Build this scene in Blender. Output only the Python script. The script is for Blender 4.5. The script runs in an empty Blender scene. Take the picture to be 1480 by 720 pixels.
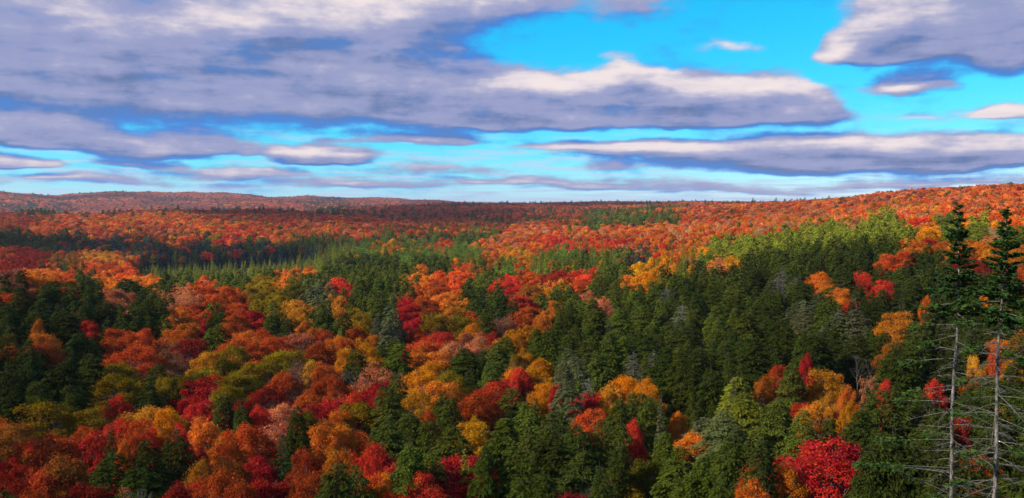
import bpy, math, random
import numpy as np

R = math.radians
SC = bpy.context.scene
COL = SC.collection

# ------------------------------------------------------------------ camera
F_PX, CX, CY, HOR = 1250.0, 740.0, 360.0, 293.0      # photograph: 1480 x 720 pixels
PITCH = math.atan((HOR - CY) / F_PX)                   # looks slightly down
cam_d = bpy.data.cameras.new('camera')
cam_d.sensor_width = 36.0
cam_d.lens = F_PX / 1480.0 * 36.0
cam_d.clip_start = 0.1
cam_d.clip_end = 60000.0
cam = bpy.data.objects.new('camera', cam_d)
cam.location = (0, 0, 0)                               # heights below are relative to the eye
cam.rotation_euler = (R(90) + PITCH, 0, 0)
COL.objects.link(cam)
SC.camera = cam
SC.view_settings.view_transform = 'Standard'
SC.view_settings.look = 'None'
SC.view_settings.gamma = 1.0
SC.view_settings.exposure = 0.95
SC.view_settings.use_curve_mapping = False
cy = SC.cycles
cy.max_bounces = 6
cy.diffuse_bounces = 2
cy.glossy_bounces = 1
cy.transmission_bounces = 2
cy.transparent_max_bounces = 24
cy.volume_bounces = 1
cy.use_denoising = True
cy.caustics_reflective = cy.caustics_refractive = False

SUN_AZ, SUN_EL = R(-112), R(30)                        # from the left, a little behind the camera
SUN_VEC = np.array([math.sin(SUN_AZ) * math.cos(SUN_EL), math.cos(SUN_AZ) * math.cos(SUN_EL), math.sin(SUN_EL)])

def pix_dir(px, py):
    """pixel of the photograph -> unit direction in the world"""
    v = np.array([(px - CX) / F_PX, (CY - py) / F_PX, -1.0])
    a = R(90) + PITCH
    c, s = math.cos(a), math.sin(a)
    w = np.array([v[0], c * v[1] - s * v[2], s * v[1] + c * v[2]])
    return w / np.linalg.norm(w)

def to_pix(x, y, z):
    """world point(s) -> pixel of the photograph"""
    a = -(R(90) + PITCH)
    c, s = math.cos(a), math.sin(a)
    yy = c * y - s * z
    zz = s * y + c * z
    zz = np.where(zz > -1e-3, -1e-3, zz)
    return CX + F_PX * x / -zz, CY - F_PX * yy / -zz

# ------------------------------------------------------------------ sky
def build_world():
    w = bpy.data.worlds.new('World')
    SC.world = w
    w.use_nodes = True
    nt = w.node_tree
    nt.nodes.clear()
    N, L = nt.nodes.new, nt.links.new

    def val(sock, v):
        if isinstance(v, bpy.types.NodeSocket):
            L(v, sock)
        else:
            sock.default_value = v

    def math_(op, a, b=0.0, c=0.0, clamp=False):
        n = N('ShaderNodeMath'); n.operation = op; n.use_clamp = clamp
        val(n.inputs[0], a); val(n.inputs[1], b); val(n.inputs[2], c)
        return n.outputs[0]

    def vmath(op, a, b=(0, 0, 0), c=(0, 0, 0)):
        n = N('ShaderNodeVectorMath'); n.operation = op
        val(n.inputs[0], a); val(n.inputs[1], b)
        if op == 'MULTIPLY_ADD':
            val(n.inputs[2], c)
        return n.outputs[0]

    def noise(vec, scale, detail, rough=0.55, col=False):
        n = N('ShaderNodeTexNoise'); n.noise_dimensions = '3D'
        val(n.inputs['Vector'], vec)
        n.inputs['Scale'].default_value = scale
        n.inputs['Detail'].default_value = detail
        n.inputs['Roughness'].default_value = rough
        return n.outputs['Color' if col else 'Fac']

    def mix(f, a, b):
        n = N('ShaderNodeMix'); n.data_type = 'RGBA'
        val(n.inputs[0], f); val(n.inputs[6], a); val(n.inputs[7], b)
        return n.outputs[2]

    def step(x, lo, hi):
        n = N('ShaderNodeMapRange'); n.interpolation_type = 'SMOOTHSTEP'
        if lo > hi:
            return math_('SUBTRACT', 1.0, step(x, hi, lo))
        val(n.inputs[0], x); n.inputs[1].default_value = lo; n.inputs[2].default_value = hi
        return n.outputs[0]

    tc = N('ShaderNodeTexCoord')
    d = vmath('NORMALIZE', tc.outputs['Generated'])
    sp = N('ShaderNodeSeparateXYZ'); L(d, sp.inputs[0])
    az = math_('ARCTAN2', sp.outputs[0], sp.outputs[1])
    el = math_('ARCSINE', sp.outputs[2])
    cb = N('ShaderNodeCombineXYZ'); L(az, cb.inputs[0]); L(el, cb.inputs[1])
    P = cb.outputs[0]

    # cloud bodies: (pixel x, pixel y of the base line, half width, height above, depth below, weight)
    C = [(120, 112, 640, 230, 84, .9), (420, 128, 420, 150, 66, .55), (540, 40, 280, 110, 56, .45), (760, -14, 280, 90, 66, .7), (930, 10, 120, 60, 44, .30), (560, 140, 200, 60, 40, .30), (1050, 68, 90, 22, 22, .40),
         (930, 172, 330, 86, 22, 1.0), (690, 178, 190, 50, 16, .75), (1000, 150, 170, 66, 40, .5), (1140, 168, 95, 62, 20, .8),
         (760, 128, 160, 50, 28, .62), (905, 104, 80, 38, 20, .66),
         (1420, 40, 260, 130, 66, 1.0), (1262, 76, 110, 60, 20, .95), (1450, 90, 80, 60, 24, .45),
         (1312, 132, 76, 30, 14, .75), (1458, 162, 70, 22, 9, .9), (1320, 174, 90, 18, 9, .45),
         (1230, 234, 470, 50, 18, .8), (1400, 238, 320, 46, 14, .6), (1010, 218, 320, 26, 14, .58),
         (40, 202, 160, 44, 12, 1.1), (250, 218, 175, 34, 11, .95), (468, 232, 100, 30, 8, 1.15), (600, 205, 150, 22, 9, .8), (20, 238, 80, 18, 7, .95),
         (202, 235, 54, 14, 6, .6), (330, 250, 140, 20, 8, .6), (90, 260, 190, 13, 8, .42), (520, 266, 200, 18, 8, .45), (640, 246, 140, 16, 8, .42),
         (860, 268, 200, 18, 8, .5), (1080, 276, 200, 12, 6, .42), (1340, 264, 200, 13, 8, .45), (830, 210, 140, 14, 9, .4), (720, 262, 90, 12, 5, .4)]
    blobs = []
    for (x, y, hw, up, dn, wt) in C:
        dd = pix_dir(x, y)
        a, e = math.atan2(dd[0], dd[1]), math.asin(dd[2])
        blobs.append((a, e, hw / F_PX, up / F_PX, dn / F_PX, wt))

    # the same kind of broken cloud goes on all round and overhead
    elp = math_('MAXIMUM', el, 0.0)
    near = math_('MAXIMUM', step(math_('ABSOLUTE', az), .62, .95), step(el, .25, .40))
    lowel = math_('MULTIPLY', math_('LOGARITHM', math_('ADD', elp, .03), math.e), .60)
    cp = N('ShaderNodeCombineXYZ'); L(az, cp.inputs[0]); L(lowel, cp.inputs[1])
    Q = cp.outputs[0]
    rest = math_('MULTIPLY', near, step(noise(vmath('MULTIPLY', d, (2.2, 2.2, 5.0)), 1.0, 2, .5), .34, .56))

    horizon = math_('MULTIPLY_ADD', step(el, .11, .015), -.22, .36)     # thin broken streaks pile up towards the horizon

    def density(off, fine, k):
        p = vmath('ADD', P, off)
        ql = vmath('MULTIPLY_ADD', off, (1, 5.5, 1), Q)
        w1 = vmath('SUBTRACT', noise(vmath('MULTIPLY', p, (1, 2.4, 1)), 8.0, 3, .55, True), (.5, .5, .5))
        q = vmath('MULTIPLY_ADD', w1, (.12, .026, 0), p)
        acc = rest
        for (a, e, hw, up, dn, wt) in blobs:
            u = vmath('MULTIPLY_ADD', q, (1 / hw, 1 / up, 0), (-a / hw, -e / up, 0))
            b = vmath('MULTIPLY_ADD', q, (1 / hw, -1 / dn, 0), (-a / hw, e / dn, 0))
            g = N('ShaderNodeTexGradient'); g.gradient_type = 'SPHERICAL'
            L(vmath('MAXIMUM', u, b), g.inputs[0])
            acc = math_('MULTIPLY_ADD', g.outputs['Fac'], wt * 1.5, acc)
        acc = math_('MINIMUM', acc, 1.15)
        nz = noise(ql, 8.0, fine, .52)
        nf = noise(vmath('MULTIPLY', p, (1, 1.7, 1)), 19.0, fine, .64)
        D = math_('MULTIPLY_ADD', math_('SUBTRACT', nz, .5), 1.05, math_('MULTIPLY_ADD', math_('SUBTRACT', nf, .5), k, acc))
        return math_('SUBTRACT', D, horizon)

    D0 = density((0, 0, 0), 7, .92)
    # sampled a little towards the light; waits for the first sample so that the shader fits in memory
    oz = N('ShaderNodeCombineXYZ')
    L(math_('MULTIPLY_ADD', elp, -.06, -.005), oz.inputs[0]); L(math_('MULTIPLY_ADD', elp, .15, .0035), oz.inputs[1])
    L(math_('MULTIPLY', D0, 1e-6), oz.inputs[2])
    D1 = density(oz.outputs[0], 4, .70)
    alpha = step(D0, -.10, .36)
    thick = step(D0, .05, .95)
    lit = math_('MULTIPLY_ADD', math_('SUBTRACT', D0, D1), .80, .32, clamp=True)

    lit = math_('MULTIPLY_ADD', math_('SUBTRACT', noise(vmath('MULTIPLY', P, (1, 6.5, 1)), 9.0, 4, .55), .5), .75, lit)

    S = 10.0                                           # background strength is 0.1
    dark = mix(thick, (.05 * S, .25 * S, .74 * S, 1), (.13 * S, .19 * S, .38 * S, 1))
    mid = (.31 * S, .345 * S, .57 * S, 1)
    high = (.88 * S, .77 * S, .77 * S, 1)
    cc = mix(step(lit, .02, .44), dark, mid)
    cc = mix(step(lit, .42, 1.12), cc, high)

    sky = N('ShaderNodeTexSky'); sky.sky_type = 'NISHITA'
    sky.sun_disc = False
    sky.sun_elevation = SUN_EL
    sky.sun_rotation = SUN_AZ % (2 * math.pi)
    sky.altitude = 400; sky.air_density = 1.0; sky.dust_density = .0; sky.ozone_density = 4.0
    # the photograph's rendering of the blue: deeper and more saturated than the raw sky
    sc = N('ShaderNodeSeparateColor'); L(sky.outputs[0], sc.inputs[0])
    cr = N('ShaderNodeCombineColor')
    L(math_('MULTIPLY', math_('POWER', math_('MULTIPLY', sc.outputs[0], 1 / 6.7), 2.5), 4.6), cr.inputs[0])
    L(math_('MULTIPLY', math_('POWER', math_('MULTIPLY', sc.outputs[1], .1), .68), 11.6), cr.inputs[1])
    L(math_('MULTIPLY', math_('POWER', math_('MULTIPLY', sc.outputs[2], .1), .45), 13.0), cr.inputs[2])
    veil = math_('MULTIPLY', step(noise(vmath('MULTIPLY', Q, (1, 1.6, 1)), 13.0, 4, .55), .42, .66), math_('MULTIPLY', step(el, .115, .02), .9))
    smear = math_('MULTIPLY', step(noise(vmath('MULTIPLY', P, (1, 2.6, 1)), 8.0, 5, .6), .50, .78), .85)
    res = mix(alpha, mix(veil, mix(smear, cr.outputs[0], (.05 * S, .30 * S, .80 * S, 1)), (.52 * S, .66 * S, .86 * S, 1)), cc)
    bg = N('ShaderNodeBackground'); bg.inputs['Strength'].default_value = .054
    L(res, bg.inputs['Color'])
    out = N('ShaderNodeOutputWorld'); L(bg.outputs[0], out.inputs['Surface'])
    w.cycles.sampling_method = 'MANUAL'
    w.cycles.sample_map_resolution = 512

build_world()

sun_d = bpy.data.lights.new('sun', 'SUN')
sun_d.energy = 5.0
sun_d.angle = R(.53)
sun_d.color = (1.0, .88, .70)
sun = bpy.data.objects.new('sun', sun_d)
from mathutils import Vector
sun.rotation_euler = Vector(SUN_VEC).to_track_quat('Z', 'Y').to_euler()
sun.location = tuple(SUN_VEC * 800)
COL.objects.link(sun)

# ------------------------------------------------------------------ mesh helpers
def mesh_np(name, V, F, tone=None, mats=(), midx=None, smooth=False):
    V = np.asarray(V, np.float32).reshape(-1, 3); F = np.asarray(F, np.int32)
    k = F.shape[1]
    m = bpy.data.meshes.new(name)
    m.vertices.add(len(V)); m.vertices.foreach_set('co', V.ravel())
    m.loops.add(F.size); m.loops.foreach_set('vertex_index', F.ravel())
    m.polygons.add(len(F))
    m.polygons.foreach_set('loop_start', np.arange(0, F.size, k, dtype=np.int32))
    m.polygons.foreach_set('loop_total', np.full(len(F), k, np.int32))
    for mt in mats:
        m.materials.append(mt)
    if midx is not None:
        m.polygons.foreach_set('material_index', np.asarray(midx, np.int32))
    if smooth:
        m.polygons.foreach_set('use_smooth', np.ones(len(F), bool))
    m.update(calc_edges=True)
    if tone is not None:
        at = m.attributes.new('tone', 'FLOAT', 'FACE')
        at.data.foreach_set('value', np.asarray(tone, np.float32))
    return m

def obj(name, mesh, parent=None, **props):
    o = bpy.data.objects.new(name, mesh)
    COL.objects.link(o)
    if parent:
        o.parent = parent
    for k, v in props.items():
        o[k] = v
    return o

def unit(v):
    return v / np.maximum(np.linalg.norm(v, axis=-1, keepdims=True), 1e-9)

def cards(c, a, n, ln, wd):
    """rhombic leaf sprays: centres c, long axis a, normal n, length and width arrays -> (N*4,3) and faces"""
    a = unit(a)
    b = unit(np.cross(n, a))
    h, w = (ln * .5)[:, None], (wd * .5)[:, None]
    V = np.stack([c - a * h, c + b * w - a * h * .1, c + a * h, c - b * w - a * h * .1], 1).reshape(-1, 3)
    return V, np.arange(len(c) * 4).reshape(-1, 4)

def tube(pts, rad, sides=6):
    pts = np.asarray(pts, float); n = len(pts)
    t = unit(np.gradient(pts, axis=0))
    ref = np.array([.31, .95, .05]) if abs(t[0][2]) > .8 else np.array([0, 0, 1.])
    u = unit(np.cross(t, ref)); v = np.cross(t, u)
    an = np.linspace(0, 2 * math.pi, sides, endpoint=False)
    rad = np.asarray(rad, float)[:, None, None]
    V = pts[:, None, :] + rad * (u[:, None, :] * np.cos(an)[None, :, None] + v[:, None, :] * np.sin(an)[None, :, None])
    i = np.arange(n - 1)[:, None] * sides; j = np.arange(sides)[None, :]; j2 = (j + 1) % sides
    F = np.stack([i + j, i + j2, i + sides + j2, i + sides + j], -1).reshape(-1, 4)
    return V.reshape(-1, 3), F

def join(parts):
    Vs, Fs, o = [], [], 0
    for V, F in parts:
        Vs.append(V); Fs.append(F + o); o += len(V)
    return np.concatenate(Vs), np.concatenate(Fs)

# ------------------------------------------------------------------ materials
def nodes_mat(name):
    m = bpy.data.materials.new(name); m.use_nodes = True
    nt = m.node_tree; nt.nodes.clear()
    return m, nt, nt.nodes.new, nt.links.new

def foliage_mat(name, source, shift, transl=.35, amp=.55, mottle=.5):
    """leaf colour comes from the tree (object colour or instance attribute); `tone` varies it leaf by leaf"""
    m, nt, N, L = nodes_mat(name)
    oi = N('ShaderNodeObjectInfo')
    if source == 'object':
        base = oi.outputs['Color']
    else:
        at = N('ShaderNodeAttribute'); at.attribute_type = 'INSTANCER'; at.attribute_name = 'tint'
        base = at.outputs['Color']
    tn = N('ShaderNodeAttribute'); tn.attribute_name = 'tone'
    tc = N('ShaderNodeTexCoord')
    ad = N('ShaderNodeVectorMath'); ad.operation = 'MULTIPLY_ADD'
    cmb = N('ShaderNodeCombineXYZ')
    for k in range(3):
        L(oi.outputs['Random'], cmb.inputs[k])
    L(cmb.outputs[0], ad.inputs[0]); ad.inputs[1].default_value = (57, 31, 83); L(tc.outputs['Object'], ad.inputs[2])
    nz = N('ShaderNodeTexNoise'); nz.inputs['Scale'].default_value = .42; nz.inputs['Detail'].default_value = 2
    L(ad.outputs[0], nz.inputs['Vector'])
    # clump colour shift
    mr = N('ShaderNodeMapRange'); L(nz.outputs['Fac'], mr.inputs[0]); mr.inputs[1].default_value = .45; mr.inputs[2].default_value = .75
    mr.inputs[4].default_value = mottle
    sh = N('ShaderNodeMix'); sh.data_type = 'RGBA'; sh.blend_type = 'MULTIPLY'
    L(mr.outputs[0], sh.inputs[0]); L(base, sh.inputs[6]); sh.inputs[7].default_value = shift
    # leaf by leaf
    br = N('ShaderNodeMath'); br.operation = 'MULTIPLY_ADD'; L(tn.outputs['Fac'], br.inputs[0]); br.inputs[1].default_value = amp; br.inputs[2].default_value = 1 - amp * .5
    hs = N('ShaderNodeHueSaturation')
    hm = N('ShaderNodeMath'); hm.operation = 'MULTIPLY_ADD'; L(tn.outputs['Fac'], hm.inputs[0]); hm.inputs[1].default_value = .035; hm.inputs[2].default_value = .4825
    L(hm.outputs[0], hs.inputs['Hue']); L(br.outputs[0], hs.inputs['Value']); L(sh.outputs[2], hs.inputs['Color'])
    df = N('ShaderNodeBsdfDiffuse'); tr = N('ShaderNodeBsdfTranslucent'); mx = N('ShaderNodeMixShader')
    mx.inputs[0].default_value = transl
    L(hs.outputs[0], df.inputs[0]); L(hs.outputs[0], tr.inputs[0]); L(df.outputs[0], mx.inputs[1]); L(tr.outputs[0], mx.inputs[2])
    o = N('ShaderNodeOutputMaterial'); L(mx.outputs[0], o.inputs[0])
    return m

def bark_mat(name, c1, c2, scale=(9, 9, 2.2)):
    m, nt, N, L = nodes_mat(name)
    tc = N('ShaderNodeTexCoord'); mp = N('ShaderNodeMapping'); mp.inputs['Scale'].default_value = scale
    L(tc.outputs['Object'], mp.inputs[0])
    nz = N('ShaderNodeTexNoise'); nz.inputs['Scale'].default_value = 1.0; nz.inputs['Detail'].default_value = 5; nz.inputs['Roughness'].default_value = .65
    L(mp.outputs[0], nz.inputs['Vector'])
    cr = N('ShaderNodeValToRGB'); cr.color_ramp.elements[0].position = .38; cr.color_ramp.elements[1].position = .62
    cr.color_ramp.elements[0].color = (*c1, 1); cr.color_ramp.elements[1].color = (*c2, 1)
    L(nz.outputs['Fac'], cr.inputs[0])
    bp = N('ShaderNodeBump'); bp.inputs['Strength'].default_value = .6; bp.inputs['Distance'].default_value = .03
    L(nz.outputs['Fac'], bp.inputs['Height'])
    b = N('ShaderNodeBsdfPrincipled'); b.inputs['Roughness'].default_value = .9; b.inputs['Specular IOR Level'].default_value = .2
    L(cr.outputs[0], b.inputs['Base Color']); L(bp.outputs[0], b.inputs['Normal'])
    o = N('ShaderNodeOutputMaterial'); L(b.outputs[0], o.inputs[0])
    return m

M = {
    'leaf': foliage_mat('autumn_leaves', 'object', (.97, 1.5, .8, 1), .32, .75, .50),
    'needle': foliage_mat('conifer_needles', 'object', (1.35, 1.15, .7, 1), .12, .95, .6),
    'leaf_far': foliage_mat('autumn_leaves_far', 'inst', (1.0, 1.5, .8, 1), .38, .6, .45),
    'needle_far': foliage_mat('conifer_needles_far', 'inst', (1.35, 1.15, .7, 1), .12, .95, .6),
    'bark': bark_mat('brown_bark', (.05, .038, .03), (.16, .13, .105)),
    'pale_bark': bark_mat('pale_grey_bark', (.12, .105, .09), (.40, .37, .33)),
    'fir_bark': bark_mat('mottled_fir_bark', (.05, .045, .038), (.30, .28, .25), (5, 5, 2.6)),
    'dead_wood': bark_mat('weathered_dead_wood', (.11, .10, .085), (.28, .26, .22)),
}

def ground_mat():
    m, nt, N, L = nodes_mat('forest_floor')
    tc = N('ShaderNodeTexCoord')
    n1 = N('ShaderNodeTexNoise'); n1.inputs['Scale'].default_value = .01; n1.inputs['Detail'].default_value = 8; n1.inputs['Roughness'].default_value = .7
    n2 = N('ShaderNodeTexNoise'); n2.inputs['Scale'].default_value = 1.3; n2.inputs['Detail'].default_value = 6; n2.inputs['Roughness'].default_value = .7
    L(tc.outputs['Object'], n1.inputs[0]); L(tc.outputs['Object'], n2.inputs[0])
    c1 = N('ShaderNodeValToRGB')
    for p, c in ((.3, (.03, .035, .014)), (.45, (.085, .035, .014)), (.6, (.13, .045, .018)), (.75, (.06, .045, .015))):
        e = c1.color_ramp.elements.new(p); e.color = (*c, 1)
    L(n1.outputs['Fac'], c1.inputs[0])
    mx = N('ShaderNodeMix'); mx.data_type = 'RGBA'; mx.blend_type = 'MULTIPLY'; mx.inputs[0].default_value = .7
    L(c1.outputs[0], mx.inputs[6]); L(n2.outputs['Fac'], mx.inputs[7])
    bp = N('ShaderNodeBump'); bp.inputs['Strength'].default_value = .8; bp.inputs['Distance'].default_value = .2; L(n2.outputs['Fac'], bp.inputs['Height'])
    b = N('ShaderNodeBsdfDiffuse'); L(mx.outputs[2], b.inputs[0]); L(bp.outputs[0], b.inputs['Normal'])
    o = N('ShaderNodeOutputMaterial'); L(b.outputs[0], o.inputs[0])
    return m

def meadow_mat():
    m, nt, N, L = nodes_mat('dry_marsh_grass')
    tc = N('ShaderNodeTexCoord')
    n1 = N('ShaderNodeTexNoise'); n1.inputs['Scale'].default_value = .15; n1.inputs['Detail'].default_value = 7
    L(tc.outputs['Object'], n1.inputs[0])
    c1 = N('ShaderNodeValToRGB'); c1.color_ramp.elements[0].color = (.075, .06, .025, 1); c1.color_ramp.elements[1].color = (.19, .15, .07, 1)
    c1.color_ramp.elements[0].position = .35; c1.color_ramp.elements[1].position = .65
    L(n1.outputs['Fac'], c1.inputs[0])
    b = N('ShaderNodeBsdfDiffuse'); L(c1.outputs[0], b.inputs[0])
    o = N('ShaderNodeOutputMaterial'); L(b.outputs[0], o.inputs[0])
    return m

# ------------------------------------------------------------------ terrain
S = 1.35
TD = np.array([0, 5, 12, 22, 34, 50, 65, 100, 150, 220, 300, 400, 500, 590, 670, 800, 1000, 1300, 1700, 2200, 3000, 4500, 6000, 9000, 16000], float)
TX = np.array([-900, -300, 0, 130, 250, 400, 500, 620, 740, 870, 1000, 1130, 1210, 1290, 1370, 1480, 1800, 2400], float)
near = [-1.7, -4, -12, -22, -30, -35]
near_r = [-1.7, -3, -7, -12, -16.5, -22.5]
def row(*v):
    return near + list(v)
def rowr(*v):
    return near_r + list(v)
#        65    100    150    220   300   400   500   590   670   800  1000  1300 1700 2200 3000 4500 6000 9000 16000
TZ = np.array([
    row(-34, -33, -28, -22, -26, -36, -42, -42, -40, -34, -26, -28, -42, -50, -34, 46, 10, -30, -60),
    row(-35, -35, -30, -24, -30, -40, -45, -45, -42, -35, -27, -30, -46, -54, -36, 45, 10, -30, -60),
    row(-36, -37, -33, -27, -34, -43, -46, -46, -44, -38, -30, -29.5, -48, -58, -38, 43, 10, -30, -60),
    row(-37, -38, -36, -34, -38.5, -46, -49, -49.5, -49, -39, -30, -26.5, -48, -58, -38, 41, 5, -30, -60),
    row(-37, -38, -38, -38.5, -41, -47, -49.5, -50, -49.5, -40, -29, -21.5, -44, -56, -38, 37, 0, -30, -60),
    row(-37, -38, -38, -39, -40.5, -46, -49, -49.5, -49, -41, -31, -20.5, -40, -50, -34, 28, 0, -30, -60),
    row(-37, -38, -39, -39, -39, -42, -45, -45, -44, -41, -34, -26.5, -27, -27, -34, 13, 2, -30, -60),
    row(-37, -38, -39, -39, -40, -42.5, -44, -45, -45, -42, -37, -32, -24, -19, -40, -8, -2, -30, -60),
    row(-37, -38.5, -39, -39, -40, -43, -44, -45, -45, -42, -38, -33, -22.5, -16, -46, -34, -20, -35, -60),
    row(-37, -38.5, -38.5, -38, -38, -39, -39, -38, -36, -32, -28, -26, -22, -12, -40, -30, -6, -35, -60),
    row(-36, -38, -37, -35, -34, -34, -33, -31, -29, -25, -20.5, -19, -22, -7, -36, -20, -2, -35, -60),
    row(-35.5, -36, -34, -31, -28.5, -28, -27, -25.5, -24, -19.5, -14, -15, -24, -15, -36, -20, -8, -35, -60),
    rowr(-35, -36, -33, -29, -26, -25, -23.5, -21.5, -19.5, -15, -9.5, -12, -24, -24, -36, -25, -15, -35, -60),
    rowr(-34, -35, -32, -27, -23, -21.5, -18.5, -15.5, -12, -6, 2.5, -2, -18, -24, -36, -25, -15, -35, -60),
    rowr(-33, -34, -31, -26, -21, -19, -16, -13, -10, -4, 2.5, -2, -15, -20, -30, -25, -15, -35, -60),
    rowr(-33, -34, -30, -24, -19, -17, -13, -9, -5.5, 0, 5.5, 2, -10, -20, -30, -25, -15, -35, -60),
    rowr(-32, -32, -28, -21, -16, -14, -9, -5, -2, 4, 8, 4, -8, -20, -30, -25, -15, -35, -60),
    rowr(-25, -24, -22, -17, -14, -12, -7, -3, 0, 6, 10, 6, -8, -20, -30, -25, -15, -35, -60)], float)
AZC = np.arctan((TX - CX) / F_PX)
GA = np.linspace(AZC[0], AZC[-1], 260)
GL = np.linspace(math.log(8.0), math.log(8 + 16000.0), 300)
_g = np.empty((len(GA), len(GL)))
_dd = np.exp(GL) - 8
_cols = np.stack([np.interp(_dd, TD, z) for z in TZ])
for j in range(len(GL)):
    _g[:, j] = np.interp(GA, AZC, _cols[:, j])
def _blur(a, s, ax):
    k = np.exp(-.5 * (np.arange(-3 * s, 3 * s + 1) / s) ** 2); k /= k.sum()
    pad = [(0, 0), (0, 0)]; pad[ax] = (3 * s, 3 * s)
    return np.apply_along_axis(lambda v: np.convolve(v, k, 'valid'), ax, np.pad(a, pad, mode='edge'))
_g = _blur(_blur(_g, 4, 0), 2, 1)

def ground(x, y):
    """height of the forest floor relative to the eye, metres"""
    x = np.asarray(x, float); y = np.asarray(y, float)
    az = np.arctan2(x, y); d = np.hypot(x, y) / S
    fa = np.clip((az - GA[0]) / (GA[1] - GA[0]), 0, len(GA) - 1.001)
    fl = np.clip((np.log(d + 8) - GL[0]) / (GL[1] - GL[0]), 0, len(GL) - 1.001)
    i, j = fa.astype(int), fl.astype(int); u, v = fa - i, fl - j
    z = (_g[i, j] * (1 - u) + _g[i + 1, j] * u) * (1 - v) + (_g[i, j + 1] * (1 - u) + _g[i + 1, j + 1] * u) * v
    back = np.clip((np.abs(az) - 1.15) / .6, 0, 1); back = back * back * (3 - 2 * back)
    plat = -1.7 - 20 * np.clip(d / 1500, 0, 1)
    z = z * (1 - back) + plat * back
    z = z * S
    am = np.clip((d - 60) / 900, 0, 1.6)
    z += am * (2.6 * np.sin(x / 97 + 1.3) * np.sin(y / 131 + .4) + 1.5 * np.sin(x / 41 + y / 67) + 3.0 * np.sin(x / 330 + 2) * np.sin(y / 410))
    fd = np.clip((d - 2600) / 900, 0, 1) * np.clip((6200 - d) / 900, 0, 1)
    z += fd * (11 * np.sin(x / 260 + .8 * np.sin(y / 420)) * np.sin(y / 520 + .5) + 6 * np.sin(x / 118 + y / 240))
    return z

def build_ground():
    az = np.concatenate([np.linspace(-math.pi, -.9, 40)[:-1], np.linspace(-.9, .9, 220), np.linspace(.9, math.pi, 40)[1:]])
    rr = np.concatenate([[0.0], np.geomspace(1.5, 26000, 190)])
    A, Rr = np.meshgrid(az[:-1], rr[1:], indexing='ij')
    X, Y = Rr * np.sin(A), Rr * np.cos(A)
    Z = ground(X, Y)
    na, nr = A.shape
    V = np.concatenate([[[0, 0, -1.7]], np.stack([X, Y, Z], -1).reshape(-1, 3)])
    i = np.arange(na)[:, None]; j = np.arange(nr - 1)[None, :]; i2 = (i + 1) % na
    F = np.stack([1 + i * nr + j, 1 + i * nr + j + 1, 1 + i2 * nr + j + 1, 1 + i2 * nr + j], -1).reshape(-1, 4)
    k = np.arange(na); k2 = (k + 1) % na
    F = np.concatenate([F, np.stack([np.zeros(na, int), 1 + k * nr, 1 + k2 * nr, 1 + k2 * nr], -1)[:0]])
    g = obj('ground', mesh_np('ground', V, F[:, ::-1], mats=[ground_mat()], smooth=True))
    g['kind'] = 'structure'
    g['label'] = 'rolling forest floor of the valley and hills under the trees'

build_ground()

def pxy(px, d):
    a = math.atan((px - CX) / F_PX)
    return math.sin(a) * d, math.cos(a) * d

MEADOW = [(205, 440, 612 * S, 656 * S)]                # pixel columns, near and far edge in metres
def in_meadow(x, y):
    px, _ = to_pix(x, y, np.full_like(np.asarray(x, float), -40.0))
    d = np.hypot(x, y)
    m = np.zeros(np.shape(x), bool)
    for a, b, d0, d1 in MEADOW:
        m |= (px > a) & (px < b) & (d > d0) & (d < d1)
    return m

def build_meadow():
    a, b, d0, d1 = MEADOW[0]
    px = np.linspace(a - 8, b + 8, 60); dd = np.linspace(d0 - 4, d1 + 4, 14)
    A, D = np.meshgrid(np.arctan((px - CX) / F_PX), dd, indexing='ij')
    X, Y = D * np.sin(A), D * np.cos(A)
    Z = ground(X, Y) + .9 + .25 * np.sin(X * 1.7) * np.sin(Y * 2.3)
    Z[0] -= 1.6; Z[-1] -= 1.6; Z[:, 0] -= 1.6; Z[:, -1] -= 1.6
    n, k = A.shape
    i = np.arange(n - 1)[:, None]; j = np.arange(k - 1)[None, :]
    F = np.stack([i * k + j, (i + 1) * k + j, (i + 1) * k + j + 1, i * k + j + 1], -1).reshape(-1, 4)
    o = obj('marsh_meadow', mesh_np('marsh_meadow', np.stack([X, Y, Z], -1), F, mats=[meadow_mat()]))
    o['kind'] = 'structure'
    o['label'] = 'pale strip of dry marsh grass below the dark conifers'

build_meadow()

# ------------------------------------------------------------------ tree shapes (metres, base at the origin)
H_MAPLE, H_CON = 19.5, 21.0

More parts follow.
